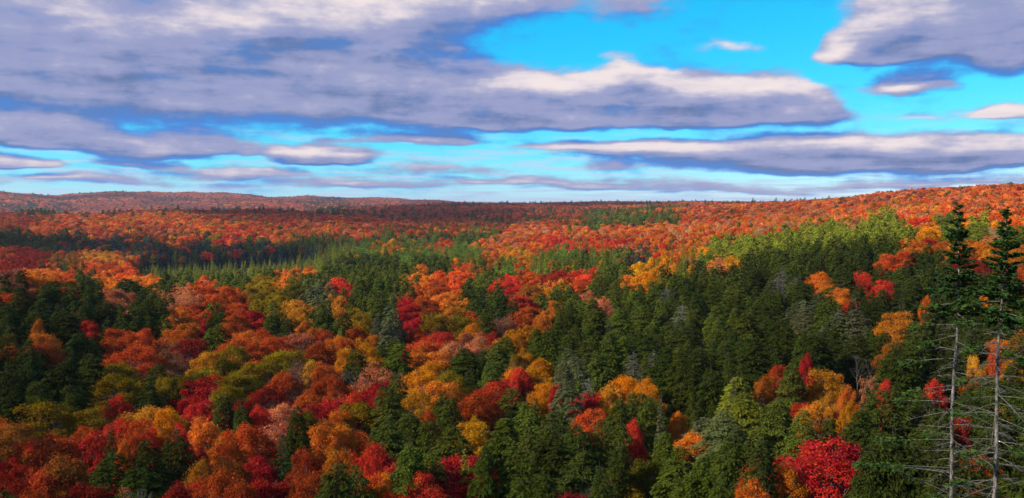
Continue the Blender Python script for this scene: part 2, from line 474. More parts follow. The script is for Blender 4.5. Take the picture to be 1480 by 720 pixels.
def maple_crown(seed, n, size, wide=1.0, lobes=20, sparse=0.0):
    r = np.random.default_rng(seed)
    Rc, z0, z1 = 3.9 * wide, 8.6, 19.5
    zc, rz = (z0 + z1) / 2 - .6, (z1 - z0) / 2
    k = np.arange(lobes)
    zz = 1 - 1.62 * (k + .5) / lobes + r.uniform(-.06, .06, lobes)
    ph = k * 2.39996 + r.uniform(-.4, .4, lobes)
    rad = np.sqrt(np.clip(1 - zz ** 2, 0, 1))
    sh = r.uniform(.45, 1.0, lobes)
    lc = np.stack([rad * np.cos(ph) * Rc * sh, rad * np.sin(ph) * Rc * sh, zc + zz * rz * (.74 + .2 * (sh - .7))], -1)
    lc[:, 2] += r.uniform(-1.1, .9, lobes)
    lr = r.uniform(.55, 1.3, lobes) * (wide ** .5) * (26 / lobes) ** .33 * 1.25
    li = r.integers(0, lobes, n)
    d = unit(r.normal(size=(n, 3)) + np.array([0, 0, .45]))
    out = unit(lc[li] - np.array([0, 0, zc - 2.0]))
    d = unit(d + .55 * out * r.uniform(0, 1.4, (n, 1)))
    bump = 1 + .22 * np.sin(d[:, 0] * 7 + li * 1.7) * np.sin(d[:, 1] * 6 + li) * np.cos(d[:, 2] * 5 + li * .6)
    rr = lr[li] * bump * np.clip(1 - np.abs(r.normal(0, .16, n)) + .06 * r.normal(size=n), .25, 1.2)
    tip = r.random(n) < .16
    rr = np.where(tip, lr[li] * r.uniform(.95, 1.42, n), rr)
    c = lc[li] + d * rr[:, None] * np.array([1, 1, .85])
    c[:, 2] += np.where(tip, .12, 0)
    gap = r.random(n) < .07
    e = unit(r.normal(size=(n, 3)) + np.array([0, 0, .35])); e[:, 2] = np.maximum(e[:, 2], -.55)
    ee = np.array([0, 0, zc]) + e * np.array([Rc, Rc, rz]) * (r.uniform(.62, .97, n) + .07 * np.sin(e[:, 0] * 9 + seed) * np.sin(e[:, 1] * 8))[:, None]
    c = np.where(gap[:, None], ee, c); d = np.where(gap[:, None], e, d)
    nrm = unit(d + r.normal(size=(n, 3)) * .55)
    a = np.cross(nrm, r.normal(size=(n, 3)))
    a = unit(a + d * .45)
    ln = size * r.uniform(.7, 1.35, n) * np.where(tip, .85, 1); wd = ln * r.uniform(.55, .9, n)
    V, F = cards(c, a, nrm, ln, wd)
    tone = np.clip(r.normal(.5, .2, n) + .12 * np.sin(li * 2.1), 0, 1)
    return V, F, tone, lc

def maple_wood(seed, lc, rbase=.21):
    r = np.random.default_rng(seed + 77)
    parts = []
    hh = 11.5
    lean = r.uniform(-.5, .5, 2)
    tp = np.array([[0, 0, -.6], [0, 0, .25], [lean[0] * .2, lean[1] * .2, 3], [lean[0] * .6, lean[1] * .6, 7], [lean[0], lean[1], hh]])
    parts.append(tube(tp, [rbase * 1.5, rbase * 1.25, rbase, rbase * .8, rbase * .5], 7))
    for q in lc:
        t = r.uniform(.45, .98)
        s = np.array([lean[0] * t, lean[1] * t, hh * t])
        s[2] = min(s[2], q[2] - .8)
        mid = s * .45 + q * .55 + np.array([0, 0, -.35]) + r.normal(size=3) * .15
        parts.append(tube([s, mid, q], [rbase * .38, rbase * .25, rbase * .08], 5))
        for _ in range(3):
            e = q + r.normal(size=3) * np.array([.8, .8, .5]) + np.array([0, 0, .5])
            parts.append(tube([mid, (mid + e) / 2 + r.normal(size=3) * .1, e], [rbase * .14, rbase * .1, rbase * .04], 3))
    return join(parts)

def conifer_crown(seed, n, size, kind):
    """hemlock: broad and feathery; spruce: narrow and stiff; pine: tufts on tiered limbs"""
    r = np.random.default_rng(seed)
    H = H_CON
    if kind == 'hemlock':
        z0, rad, pw, up, dr, nb = 2.2, 3.5, .62, .24, .62, 380
    elif kind == 'spruce':
        z0, rad, pw, up, dr, nb = 1.2, 2.1, .85, .02, .30, 200
    else:
        z0, rad, pw, up, dr, nb = 6.0, 3.4, .55, .42, .25, 62
    t = np.sort(r.uniform(0, 1, nb) ** (1.12 if kind != 'pine' else 1.0))
    if kind == 'pine':
        t = np.round(t * 10) / 10 + r.normal(0, .012, nb)
    bz = z0 + np.clip(t, 0, 1) * (H - .5 - z0)
    ph = np.arange(nb) * 2.39996 + r.uniform(-.5, .5, nb)
    sec = 1 + .22 * np.sin(ph * 2 + seed) + .14 * np.sin(ph * 3 + t * 9 + seed)
    bl = rad * (np.clip(1 - t, 0, 1) ** pw) * sec * r.uniform(.72, 1.16, nb) + .22
    if kind == 'hemlock':
        bl *= np.clip(.55 + 1.6 * t, 0, 1)
    bup = up + .55 * t ** 2 + r.normal(0, .06, nb)
    wts = bl ** 1.25; wts /= wts.sum()
    bi = r.choice(nb, n, p=wts)
    L = bl[bi]
    if kind == 'pine':
        tuft = r.integers(0, 5, n)
        s = .42 + .145 * tuft + r.normal(0, .035, n)
    else:
        s = 1 - np.abs(r.normal(0, .38, n)); s = np.where(s < .12, r.uniform(.2, 1, n), s)
    cp, spn = np.cos(ph[bi]), np.sin(ph[bi])
    zoff = L * (bup[bi] * s - dr * s ** 2.2)
    side = np.stack([-spn, cp, np.zeros(n)], -1)
    fwd = np.stack([cp, spn, bup[bi] - dr * 2 * s], -1); fwd = unit(fwd)
    sg = r.choice([-1, 1], n)
    lat = (1 - s * .75) * L * .30 * np.abs(r.normal(0, 1, n)) + .05
    c = np.stack([cp * L * s, spn * L * s, bz[bi] + zoff], -1) + side * (sg * lat)[:, None]
    if kind == 'pine':
        dv = unit(r.normal(size=(n, 3))) * (r.uniform(.1, .62, n) ** .8)[:, None]
        c += dv * np.array([1, 1, .6])
        a = unit(dv + fwd * .25 + np.array([0, 0, .35])); nrm = unit(r.normal(size=(n, 3)))
        ln = size * r.uniform(.8, 1.4, n); wd = ln * .32
    else:
        c += r.normal(size=(n, 3)) * np.array([.07, .07, .10])
        ang = r.uniform(.25, 1.05, n) * sg
        a = unit(fwd * np.cos(ang)[:, None] + side * np.sin(ang)[:, None] + np.stack([np.zeros(n), np.zeros(n), -r.uniform(.0, .55 if kind == 'hemlock' else .2, n)], -1))
        nrm = unit(np.array([0, 0, 1.]) + r.normal(size=(n, 3)) * (.5 if kind == 'hemlock' else .45) + fwd * .35)
        ln = size * r.uniform(.6, 1.4, n) * (.75 + .25 * np.clip(L / 2, 0, 1)); wd = ln * r.uniform(.24, .40, n)
    if kind == 'hemlock':                              # nodding leader
        k = np.clip((c[:, 2] - H * .86) / (H * .14), 0, 1) ** 2
        c[:, 0] += .45 * k * math.cos(seed); c[:, 1] += .45 * k * math.sin(seed)
    V, F = cards(c, a, nrm, ln, wd)
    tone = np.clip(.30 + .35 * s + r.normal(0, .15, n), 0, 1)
    return V, F, tone, (bz, ph, bl, bup, dr)

def conifer_wood(seed, info, H=H_CON, rb=.2, every=3):
    bz, ph, bl, bup, dr = info
    zs = np.array([-.6, .3, H * .3, H * .6, H * .88, H + .25])
    k = np.clip((zs - H * .86) / (H * .14), 0, 1) ** 2
    pts = np.stack([.3 * k * math.cos(seed), .3 * k * math.sin(seed), zs], -1)
    parts = [tube(pts, [rb * 1.35, rb * 1.1, rb * .85, rb * .55, rb * .2, .015], 7)]
    s = np.array([0, .5, 1.0])
    for i in range(0, len(bz), every):
        z = bz[i] + bl[i] * (bup[i] * s - dr * s ** 2.2)
        parts.append(tube(np.stack([np.cos(ph[i]) * bl[i] * s, np.sin(ph[i]) * bl[i] * s, z], -1), [.045, .03, .008], 3))
    return join(parts)

def bare_wood(seed, H=17.0):
    r = np.random.default_rng(seed)
    parts = []
    def grow(p, d, ln, rad, lev):
        q1 = p + d * ln * .5 + r.normal(size=3) * ln * .04
        q2 = p + d * ln + r.normal(size=3) * ln * .06
        parts.append(tube([p, q1, q2], [rad, rad * .8, rad * .55], 6 if lev < 2 else 3))
        if lev < 5:
            for _ in range(2 if lev < 1 else 3):
                nd = unit(d + r.normal(size=3) * np.array([.42, .42, .25]) + np.array([0, 0, .12]))
                grow(q2 if r.random() < .6 else q1 * .4 + q2 * .6, nd, ln * r.uniform(.55, .8), rad * .55, lev + 1)
    parts.append(tube([[0, 0, -.6], [0, 0, .3], [.05, 0, 3.2]], [.24, .2, .16], 7))
    grow(np.array([.05, 0, 3.2]), np.array([0, 0, 1.]), H * .26, .16, 0)
    V, F = join(parts)
    V[:, 2] *= np.where(V[:, 2] > 0, H / V[:, 2].max(), 1)
    return V, F

def dead_conifer(seed, H=H_CON):
    r = np.random.default_rng(seed)
    nb = 150
    t = np.sort(r.uniform(.05, 1, nb)); bz = 1 + t * (H - 1.4); ph = np.arange(nb) * 2.4 + r.uniform(-.4, .4, nb)
    bl = 2.6 * (1 - t) ** .7 * r.uniform(.5, 1.15, nb) + .3
    parts = [tube([[0, 0, -.6], [0, 0, .3], [.03, 0, H * .5], [.1, .05, H]], [.27, .22, .13, .015], 7)]
    s = np.array([0, .5, 1.0])
    for i in range(nb):
        z = bz[i] + bl[i] * (.18 * s - .4 * s ** 2)
        p = np.stack([np.cos(ph[i]) * bl[i] * s, np.sin(ph[i]) * bl[i] * s, z], -1)
        parts.append(tube(p, [.04, .028, .01], 3))
        for _ in range(5):
            k = r.uniform(.3, 1); b = p[0] * (1 - k) + p[2] * k + np.array([0, 0, .12 * bl[i] * k * (1 - k) * 4])
            e = b + np.array([math.cos(ph[i] + r.normal() * .9), math.sin(ph[i] + r.normal() * .9), -r.uniform(.0, .6)]) * r.uniform(.25, .6)
            parts.append(tube([b, e], [.016, .006], 3))
    return join(parts)

NV = 5
SHAPES = {}
def build_shapes():
    for v in range(NV):
        V, F, t, lc = maple_crown(100 + v, 22000, .225, wide=[1.0, 1.12, .92, 1.05, .85][v], lobes=[44, 52, 38, 48, 34][v])
        SHAPES['maple', v] = (mesh_np('maple_crown', V, F, t, [M['leaf']]), mesh_np('maple_trunk', *maple_wood(v, lc), mats=[M['pale_bark']], smooth=True))
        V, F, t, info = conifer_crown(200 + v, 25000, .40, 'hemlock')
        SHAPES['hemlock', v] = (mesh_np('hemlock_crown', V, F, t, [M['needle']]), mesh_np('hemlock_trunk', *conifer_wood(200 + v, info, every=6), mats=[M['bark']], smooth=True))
    for v in range(3):
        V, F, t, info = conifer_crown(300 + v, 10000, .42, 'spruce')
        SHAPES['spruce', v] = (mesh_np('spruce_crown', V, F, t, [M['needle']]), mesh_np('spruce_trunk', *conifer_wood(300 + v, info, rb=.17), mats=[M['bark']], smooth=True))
        V, F, t, lc = maple_crown(500 + v, 4200, .24, wide=.95, lobes=44)
        SHAPES['sparse', v] = (mesh_np('sparse_crown', V, F, t, [M['leaf']]), mesh_np('sparse_trunk', *bare_wood(40 + v, 19), mats=[M['dead_wood']], smooth=True))
        SHAPES['bare', v] = (None, mesh_np('bare_trunk', *bare_wood(60 + v, 18), mats=[M['dead_wood']], smooth=True))
        V, F, t, info = conifer_crown(600 + v, 2400, .42, 'hemlock')
        SHAPES['dead', v] = (mesh_np('dead_crown', V, F, t, [M['needle']]), mesh_np('dead_trunk', *dead_conifer(70 + v), mats=[M['dead_wood']], smooth=True))
    for v in range(2):
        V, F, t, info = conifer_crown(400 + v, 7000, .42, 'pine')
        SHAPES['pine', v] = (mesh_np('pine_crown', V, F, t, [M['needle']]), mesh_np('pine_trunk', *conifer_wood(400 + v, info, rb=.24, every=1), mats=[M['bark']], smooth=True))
build_shapes()
NVAR = {'maple': NV, 'hemlock': NV, 'spruce': 3, 'sparse': 3, 'bare': 3, 'dead': 3, 'pine': 2}

# ------------------------------------------------------------------ colours (base reflectance, some greens with sun or shade put in)
CL = {
    'crimson': (.48, .020, .018), 'darkred': (.26, .020, .012), 'scarlet': (.55, .040, .022), 'redorange': (.57, .085, .018), 'orange': (.60, .16, .018),
    'rust': (.43, .072, .014), 'brown': (.31, .10, .016), 'goldorange': (.52, .20, .016), 'gold': (.58, .205, .008), 'yellow': (.60, .265, .012), 'olive': (.26, .155, .008), 'olivegreen': (.115, .092, .008),
    'salmon': (.54, .17, .07), 'mauve': (.27, .095, .05), 'beige': (.42, .25, .14), 'magenta': (.40, .014, .022),
    'green': (.062, .078, .010), 'dark': (.040, .054, .009), 'sunlit_green': (.150, .172, .016), 'grey': (.088, .098, .038), 'blue': (.024, .052, .046), 'pine': (.115, .180, .028),  # sunlight is put into the two lightest greens, blue shade into the bluish one
    'spruce': (.026, .058, .016), 'deadgrey': (.075, .078, .045),
}
WORD = {'crimson': 'crimson', 'darkred': 'dark red', 'scarlet': 'scarlet', 'redorange': 'red orange', 'orange': 'orange', 'rust': 'rust red', 'brown': 'russet brown',
        'goldorange': 'golden orange', 'gold': 'golden', 'yellow': 'yellow', 'olive': 'olive yellow', 'olivegreen': 'olive green', 'salmon': 'salmon pink',
        'mauve': 'dusky mauve', 'beige': 'pinkish beige', 'magenta': 'magenta red', 'green': 'mid green', 'dark': 'dark green', 'sunlit_green': 'sun-toned yellow-green',
        'grey': 'greyish green', 'blue': 'shade-toned blue-green', 'pine': 'sun-toned green', 'spruce': 'deep green', 'deadgrey': 'grey'}

# the crowns that can be told apart in the photograph: x, y of the top, width, kind, colour
def parse(kind, text):
    out = []
    for tok in text.split(';'):
        tok = tok.strip()
        if tok:
            x, y, w, c = tok.split()
            out.append((float(x), float(y), float(w), kind, c))
    return out

TREES = []
TREES += parse('hemlock', '''
30 345 26 dark;77 340 58 dark;30 412 42 dark;68 410 34 dark;128 400 44 dark;195 408 48 dark;240 392 42 dark;150 432 46 dark;212 430 52 dark;55 448 52 dark;92 444 46 dark;228 430 42 green;8 440 38 dark;
325 393 54 green;390 387 34 green;475 389 46 green;460 413 42 grey;262 388 26 green;395 450 46 green;468 450 32 green;415 460 32 dark;312 448 28 green;440 398 30 green;
520 370 52 dark;555 370 46 dark;520 400 46 green;547 398 46 green;576 402 42 green;622 378 42 dark;600 384 36 green;640 376 30 green;515 420 42 green;550 430 42 green;566 440 32 grey;
695 398 48 green;725 422 32 dark;690 430 40 dark;700 450 34 green;742 430 28 dark;
885 383 42 green;868 398 34 green;840 376 26 green;906 382 30 green;800 424 42 green;830 424 42 green;856 430 36 green;890 404 42 green;920 418 42 green;950 408 42 green;976 394 42 green;992 410 40 dark;860 446 46 green;820 450 50 green;896 445 46 green;930 440 46 green;802 470 44 green;
1040 355 28 bright;1080 352 30 bright;1110 345 28 bright;1140 338 30 bright;1170 333 28 bright;1200 332 30 bright;1228 330 28 bright;1248 325 28 bright;1280 314 34 bright;1304 330 28 bright;
1010 374 34 dark;1030 385 36 green;1062 383 38 dark;1092 388 40 dark;1155 388 42 dark;1160 360 34 green;1130 370 36 green;1210 360 36 green;1216 384 38 dark;1252 368 40 dark;1030 410 46 green;1070 404 46 green;1110 416 44 green;1160 404 46 dark;1196 428 42 green;1008 422 42 dark;1100 362 34 green;1240 348 34 green;1185 372 36 dark;
1340 364 48 dark;1302 384 48 dark;1322 404 46 dark;1370 330 28 bright;1415 320 28 bright;1462 325 28 bright;1265 428 52 dark;1372 400 44 dark;1455 402 46 dark;1312 440 46 dark;1280 350 34 green;
115 478 74 dark;30 508 56 dark;90 520 64 dark;132 508 64 dark;8 532 46 dark;55 548 56 dark;40 487 28 dark;226 525 42 dark;215 552 42 dark;315 466 48 green;20 560 44 dark;105 555 54 dark;
350 583 38 dark;430 585 20 dark;567 466 54 grey;515 503 42 green;577 495 50 green;670 500 46 dark;716 494 46 green;710 520 46 green;560 558 54 green;640 564 36 green;740 558 62 green;
790 475 46 green;820 482 46 green;850 490 46 green;882 478 46 green;935 480 50 dark;960 500 46 dark;990 470 44 dark;985 505 38 green;832 512 38 grey;820 548 44 grey;765 578 62 green;800 590 54 dark;895 574 42 green;936 574 44 green;
1035 440 56 green;1080 450 46 green;1100 432 50 green;1165 442 42 grey;1210 455 46 grey;1130 460 52 dark;1180 480 52 dark;1066 542 48 bright;1145 522 42 green;1030 530 42 dark;1010 500 46 dark;1240 482 52 dark;1235 445 44 grey;1090 485 50 dark;1050 490 50 dark;
160 652 64 dark;215 632 54 dark;204 672 72 dark;255 618 40 dark;485 666 64 dark;590 594 62 green;622 604 62 green;652 614 62 green;560 602 52 dark;592 638 64 green;730 600 62 green;745 640 54 green;515 670 30 dark;625 650 54 green;700 640 44 dark;
762 624 54 green;800 620 62 dark;835 610 56 dark;842 650 62 dark;790 682 62 dark;900 610 48 green;870 602 36 green;895 640 46 dark;985 640 58 green;992 682 54 green;750 690 50 green;870 670 46 dark;960 620 44 green;
1045 590 54 grey;1077 565 54 bright;1122 574 58 green;1160 590 48 green;1058 622 52 green;1015 660 54 green;1245 590 54 dark;1280 560 62 dark;1300 500 50 dark;1255 648 52 dark;1100 630 52 dark;1290 620 56 dark;1330 480 50 dark;1320 640 54 dark;1200 600 44 dark;1040 690 54 green;1140 710 52 dark;1275 690 56 dark;1345 590 50 dark;1420 450 50 dark;1390 440 44 dark;1470 450 46 dark;
1340 690 54 dark;1400 560 44 dark;1440 540 46 dark;1475 560 46 dark;1365 620 46 dark;1425 630 46 dark;1470 640 50 dark;1375 500 44 dark;10 700 44 dark''')
TREES += parse('spruce', '''
98 388 16 dark;262 379 13 bright;273 382 12 bright;283 384 12 bright;297 385 14 bright;335 378 17 bright;372 384 16 bright;395 379 16 bright;412 383 13 bright;425 379 13 bright;447 374 13 bright;460 380 12 bright;470 362 12 green;482 360 12 bright;495 356 12 bright;
160 606 28 dark;408 622 54 spruce;672 648 34 bright;1070 514 34 green;1147 505 24 green;955 567 22 grey;1000 540 26 green;775 380 12 bright;790 382 13 bright;835 378 13 bright;870 380 12 bright;985 377 12 bright;1060 545 26 grey;1250 470 22 grey;880 455 20 grey;1305 425 20 grey''')
TREES += parse('pine', '''607 362 42 pine;655 360 36 pine;681 362 26 pine;525 359 28 pine;815 366 36 pine;735 382 28 pine;585 368 30 pine;440 352 30 green;545 362 26 pine''')
TREES += parse('dead', '''965 416 36 deadgrey;986 440 32 deadgrey;1132 384 24 deadgrey;1124 400 32 deadgrey;915 508 32 deadgrey;850 545 26 deadgrey;1150 400 24 deadgrey;1212 446 26 deadgrey;945 505 20 deadgrey''')
TREES += parse('bare', '''735 518 28 beige;1245 512 34 beige;1213 548 18 beige;1330 470 20 beige;555 530 24 beige''')
TREES += parse('sparse', '''245 426 20 salmon;725 453 34 mauve;540 523 48 salmon;576 534 24 salmon;430 516 32 mauve;180 706 44 salmon;1425 327 40 beige;400 600 50 salmon;255 503 26 mauve;1440 340 24 salmon;880 695 34 mauve;265 424 32 salmon;1258 535 26 salmon''')
TREES += parse('maple', '''
20 355 48 darkred;32 376 42 darkred;4 364 30 rust;145 369 24 goldorange;115 378 27 brown;130 385 30 redorange;165 386 32 rust;192 388 27 redorange;211 397 27 orange;155 403 32 orange;166 415 27 salmon;70 397 38 orange;96 391 27 rust;10 404 38 mauve;8 420 34 redorange;112 449 27 scarlet;55 455 18 orange;
383 405 54 olive;375 430 36 olive;418 392 24 orange;447 390 16 orange;431 406 32 olivegreen;496 406 20 scarlet;302 414 38 redorange;335 426 22 rust;286 435 32 redorange;362 446 32 crimson;300 454 20 magenta;428 442 24 goldorange;440 460 18 orange;270 454 28 orange;492 444 24 goldorange;336 460 32 rust;
605 392 38 orange;630 404 36 rust;660 391 48 redorange;712 379 38 brown;645 398 24 redorange;615 430 34 rust;642 420 42 orange;652 440 28 goldorange;735 404 42 scarlet;749 412 24 crimson;590 437 34 crimson;527 447 72 olive;635 452 56 olive;661 454 38 olive;678 455 26 gold;686 449 22 rust;
765 394 42 rust;800 394 38 darkred;766 410 42 brown;806 411 34 goldorange;841 400 42 redorange;851 394 27 scarlet;935 391 28 gold;946 400 32 olive;920 379 16 yellow;926 405 12 orange;755 424 34 scarlet;766 440 38 rust;786 450 17 orange;766 466 34 gold;866 433 14 salmon;852 420 14 salmon;
1015 357 22 gold;1056 371 18 yellow;1041 377 17 salmon;1185 391 28 orange;1201 404 28 orange;1236 398 30 scarlet;1345 326 38 gold;1341 342 38 scarlet;1326 345 22 orange;1366 354 20 orange;1287 366 30 redorange;1420 344 34 orange;1421 371 24 darkred;1446 361 18 gold;1476 350 34 orange;1472 375 28 rust;1338 424 14 orange;1263 411 14 scarlet;1300 449 38 goldorange;1287 490 28 brown;1280 540 15 scarlet;
8 496 32 orange;50 496 38 redorange;76 491 28 brown;12 482 24 olivegreen;196 495 66 redorange;165 519 48 olive;170 535 52 olive;196 546 34 olive;172 571 28 scarlet;60 578 84 olive;130 589 40 olive;148 580 18 rust;215 583 64 goldorange;242 582 34 gold;242 538 28 olive;
275 491 60 darkred;360 474 44 orange;345 484 48 redorange;396 484 38 redorange;431 477 44 salmon;461 491 38 rust;491 481 34 orange;300 506 38 goldorange;325 514 42 olive;361 519 42 olive;411 505 64 olive;388 515 42 olive;451 517 28 yellow;496 504 24 gold;265 534 48 olivegreen;341 533 60 olive;300 529 40 olive;293 544 66 crimson;411 532 34 rust;386 552 44 darkred;469 522 36 rust;446 560 44 rust;406 579 44 salmon;380 582 34 scarlet;451 576 40 crimson;481 571 46 crimson;446 595 40 olivegreen;488 591 34 orange;
502 484 20 rust;503 497 18 yellow;531 492 32 gold;635 475 66 scarlet;612 489 44 redorange;626 508 54 orange;656 490 36 salmon;610 529 44 gold;651 532 44 olive;548 557 24 magenta;516 564 34 scarlet;630 546 66 orange;604 560 42 goldorange;711 550 54 scarlet;690 565 50 rust;620 585 24 redorange;690 484 28 salmon;711 477 24 scarlet;738 474 20 gold;742 542 16 scarlet;745 510 20 olive;520 574 56 olive;686 597 24 yellow;660 560 40 brown;
765 470 36 gold;758 504 28 gold;803 546 21 magenta;790 546 18 gold;772 562 18 goldorange;901 538 48 gold;929 543 32 gold;880 554 34 goldorange;856 560 44 crimson;856 584 44 redorange;980 588 21 orange;915 603 26 scarlet;921 625 20 crimson;
1128 521 34 rust;1108 541 28 orange;1165 506 19 crimson;1173 529 22 scarlet;1193 526 40 goldorange;1225 549 22 orange;1226 574 26 gold;1200 560 20 goldorange;
5 599 30 orange;16 611 50 brown;75 624 50 rust;31 637 34 scarlet;52 631 34 redorange;102 629 40 rust;140 618 40 scarlet;128 612 36 rust;200 616 30 redorange;217 613 22 scarlet;180 629 24 orange;96 654 54 brown;20 673 36 darkred;60 673 66 redorange;125 692 72 darkred;40 698 50 rust;246 704 40 scarlet;
295 598 44 orange;262 606 26 scarlet;355 605 50 redorange;325 619 44 orange;333 636 40 rust;415 608 36 redorange;287 640 24 scarlet;285 659 34 goldorange;336 654 40 brown;320 669 56 rust;371 658 50 crimson;295 683 56 scarlet;258 690 46 darkred;465 603 66 orange;500 614 44 orange;490 640 40 orange;455 678 36 rust;345 690 46 rust;
516 618 60 redorange;536 645 26 scarlet;530 674 50 redorange;556 680 36 orange;606 678 46 scarlet;645 655 92 crimson;690 657 60 crimson;575 700 40 redorange;
895 673 56 olive;931 653 54 olivegreen;830 703 58 magenta;1090 688 50 orange;1140 663 40 orange;1192 629 90 crimson;1231 630 16 scarlet;1090 654 34 rust;
1350 540 24 scarlet;1410 508 20 yellow;1462 520 26 gold;1440 498 20 rust;1400 650 40 rust;1390 598 26 darkred;1455 590 28 goldorange;1475 470 20 orange;1425 420 16 gold;1430 695 34 rust''')

KH = {'maple': 19.5, 'hemlock': 21.0, 'spruce': 21.0, 'pine': 21.0, 'dead': 21.0, 'bare': 18.0, 'sparse': 19.5}
KW = {'maple': 8.3, 'hemlock': 6.6, 'spruce': 4.3, 'pine': 7.0, 'dead': 5.4, 'bare': 7.0, 'sparse': 8.0}

RNG = np.random.default_rng(11)
YS = np.geomspace(58, 1500, 900)

def place(px, py, h):
    """distance along the pixel's ray at which a tree of height h standing on the ground just reaches it"""
    d = pix_dir(px, py)
    x, z = d[0] / d[1] * YS, d[2] / d[1] * YS
    g = ground(x, YS) + h
    k = np.nonzero((g >= z) & (YS > (92 if px > 1170 else 58)))[0]
    i = int(k[0]) if len(k) else len(YS) - 1
    return x[i], YS[i]

recs = []     # x, y, kind, variant, colour, rgb, width scale, height scale, explicit
def add_rec(x, y, kind, col, width, h, explicit):
    pa = math.sin(x / 83 + 1.1) * math.sin(y / 140 + .3) + .6 * math.sin(x / 31 + y / 55)
    far_ = math.hypot(x, y) > 3800
    if far_:
        pb = math.sin(x / 190 + 1.7 * math.sin(y / 300)) + .8 * math.sin(x / 83 + y / 120 + 2)
        if pb > 1.05 and RNG.random() < .55:
            kind, col = 'hemlock', 'dark'
        pa = 2.2 * pb  # far tone bands put ridge shading into the tree colours
    c = np.array(CL[col]) * RNG.uniform(.75, 1.25) * (1 + .10 * pa) * np.array([1, RNG.uniform(.88, 1.12), RNG.uniform(.85, 1.15)])
    recs.append(dict(x=float(x), y=float(y), z=float(ground(x, y)), kind=kind, v=int(RNG.integers(0, NVAR[kind])), col=col, rgb=c,
                     w=width / KW[kind], h=h / KH[kind], width=width, ht=h, rot=float(RNG.uniform(0, 6.28)), explicit=explicit))

for (px, py, w, kind, col) in TREES:
    h = {'maple': 18.5, 'sparse': 18.5, 'bare': 17, 'hemlock': 20.5, 'dead': 21, 'spruce': 20.5, 'pine': 20}[kind] * RNG.uniform(.91, 1.07)
    x, y = place(px, py, h)
    dist = math.hypot(x, y)
    width = np.clip(w * (1.5 if w > 26 else 1.25) * dist / F_PX, 3.4 if kind == 'maple' else 2.8, 12.5)
    if kind in ('hemlock', 'dead'):
        width = np.clip(width * (1.32 if py > 540 else 1.2), 7.5, 12.5)
    if kind == 'spruce':
        width = np.clip(width, 2.4, 5.2)
    add_rec(x, y, kind, col, width, h, True)

# seeds that say what grows where between and beyond the listed crowns
MIX = {
    'rusthill': [('maple', 'rust', 5), ('maple', 'redorange', 4), ('maple', 'salmon', 3.5), ('maple', 'mauve', 3), ('maple', 'orange', 3), ('maple', 'darkred', 1), ('maple', 'goldorange', .6), ('hemlock', 'dark', .8), ('maple', 'olive', .4)],
    'shade_rust': [('maple', 'rust', 5), ('maple', 'darkred', 4), ('maple', 'mauve', 2), ('maple', 'brown', 2), ('hemlock', 'dark', .6)],  # cloud shade on the middle ridges put into darker reds
    'orange': [('maple', 'orange', 5), ('maple', 'redorange', 4), ('maple', 'salmon', 4.5), ('maple', 'rust', 2), ('maple', 'goldorange', 1.6), ('maple', 'scarlet', .8), ('maple', 'mauve', 1.2), ('maple', 'beige', .9), ('maple', 'olive', .5), ('hemlock', 'green', .7)],
    'red': [('maple', 'scarlet', 4), ('maple', 'crimson', 3), ('maple', 'redorange', 4), ('maple', 'orange', 2), ('maple', 'magenta', 1)],
    'gold': [('maple', 'gold', 4), ('maple', 'goldorange', 3), ('maple', 'yellow', 2), ('maple', 'redorange', 1), ('spruce', 'sunlit_green', 1)],
    'goldred': [('maple', 'gold', 2), ('maple', 'redorange', 3), ('maple', 'orange', 3), ('maple', 'rust', 2), ('maple', 'olive', 1), ('hemlock', 'dark', .7)],
    'conifer': [('spruce', 'green', 4), ('spruce', 'sunlit_green', 4), ('hemlock', 'green', 2), ('hemlock', 'dark', 1), ('pine', 'pine', 1.5)],
    'shade_bluecon': [('spruce', 'blue', 5), ('hemlock', 'blue', 4), ('hemlock', 'dark', 2), ('spruce', 'green', 2.5), ('maple', 'crimson', .7), ('maple', 'redorange', .7), ('maple', 'brown', .5), ('maple', 'olive', .5)],  # far shore conifers, their blue shade put into the colour
    'lit': [('spruce', 'sunlit_green', 4), ('pine', 'pine', 3), ('maple', 'gold', 1.2), ('hemlock', 'green', 2), ('maple', 'olive', .7)],
    'mixed': [('spruce', 'green', 3), ('hemlock', 'dark', 2), ('maple', 'redorange', 2), ('maple', 'rust', 2), ('maple', 'gold', 1)],
}
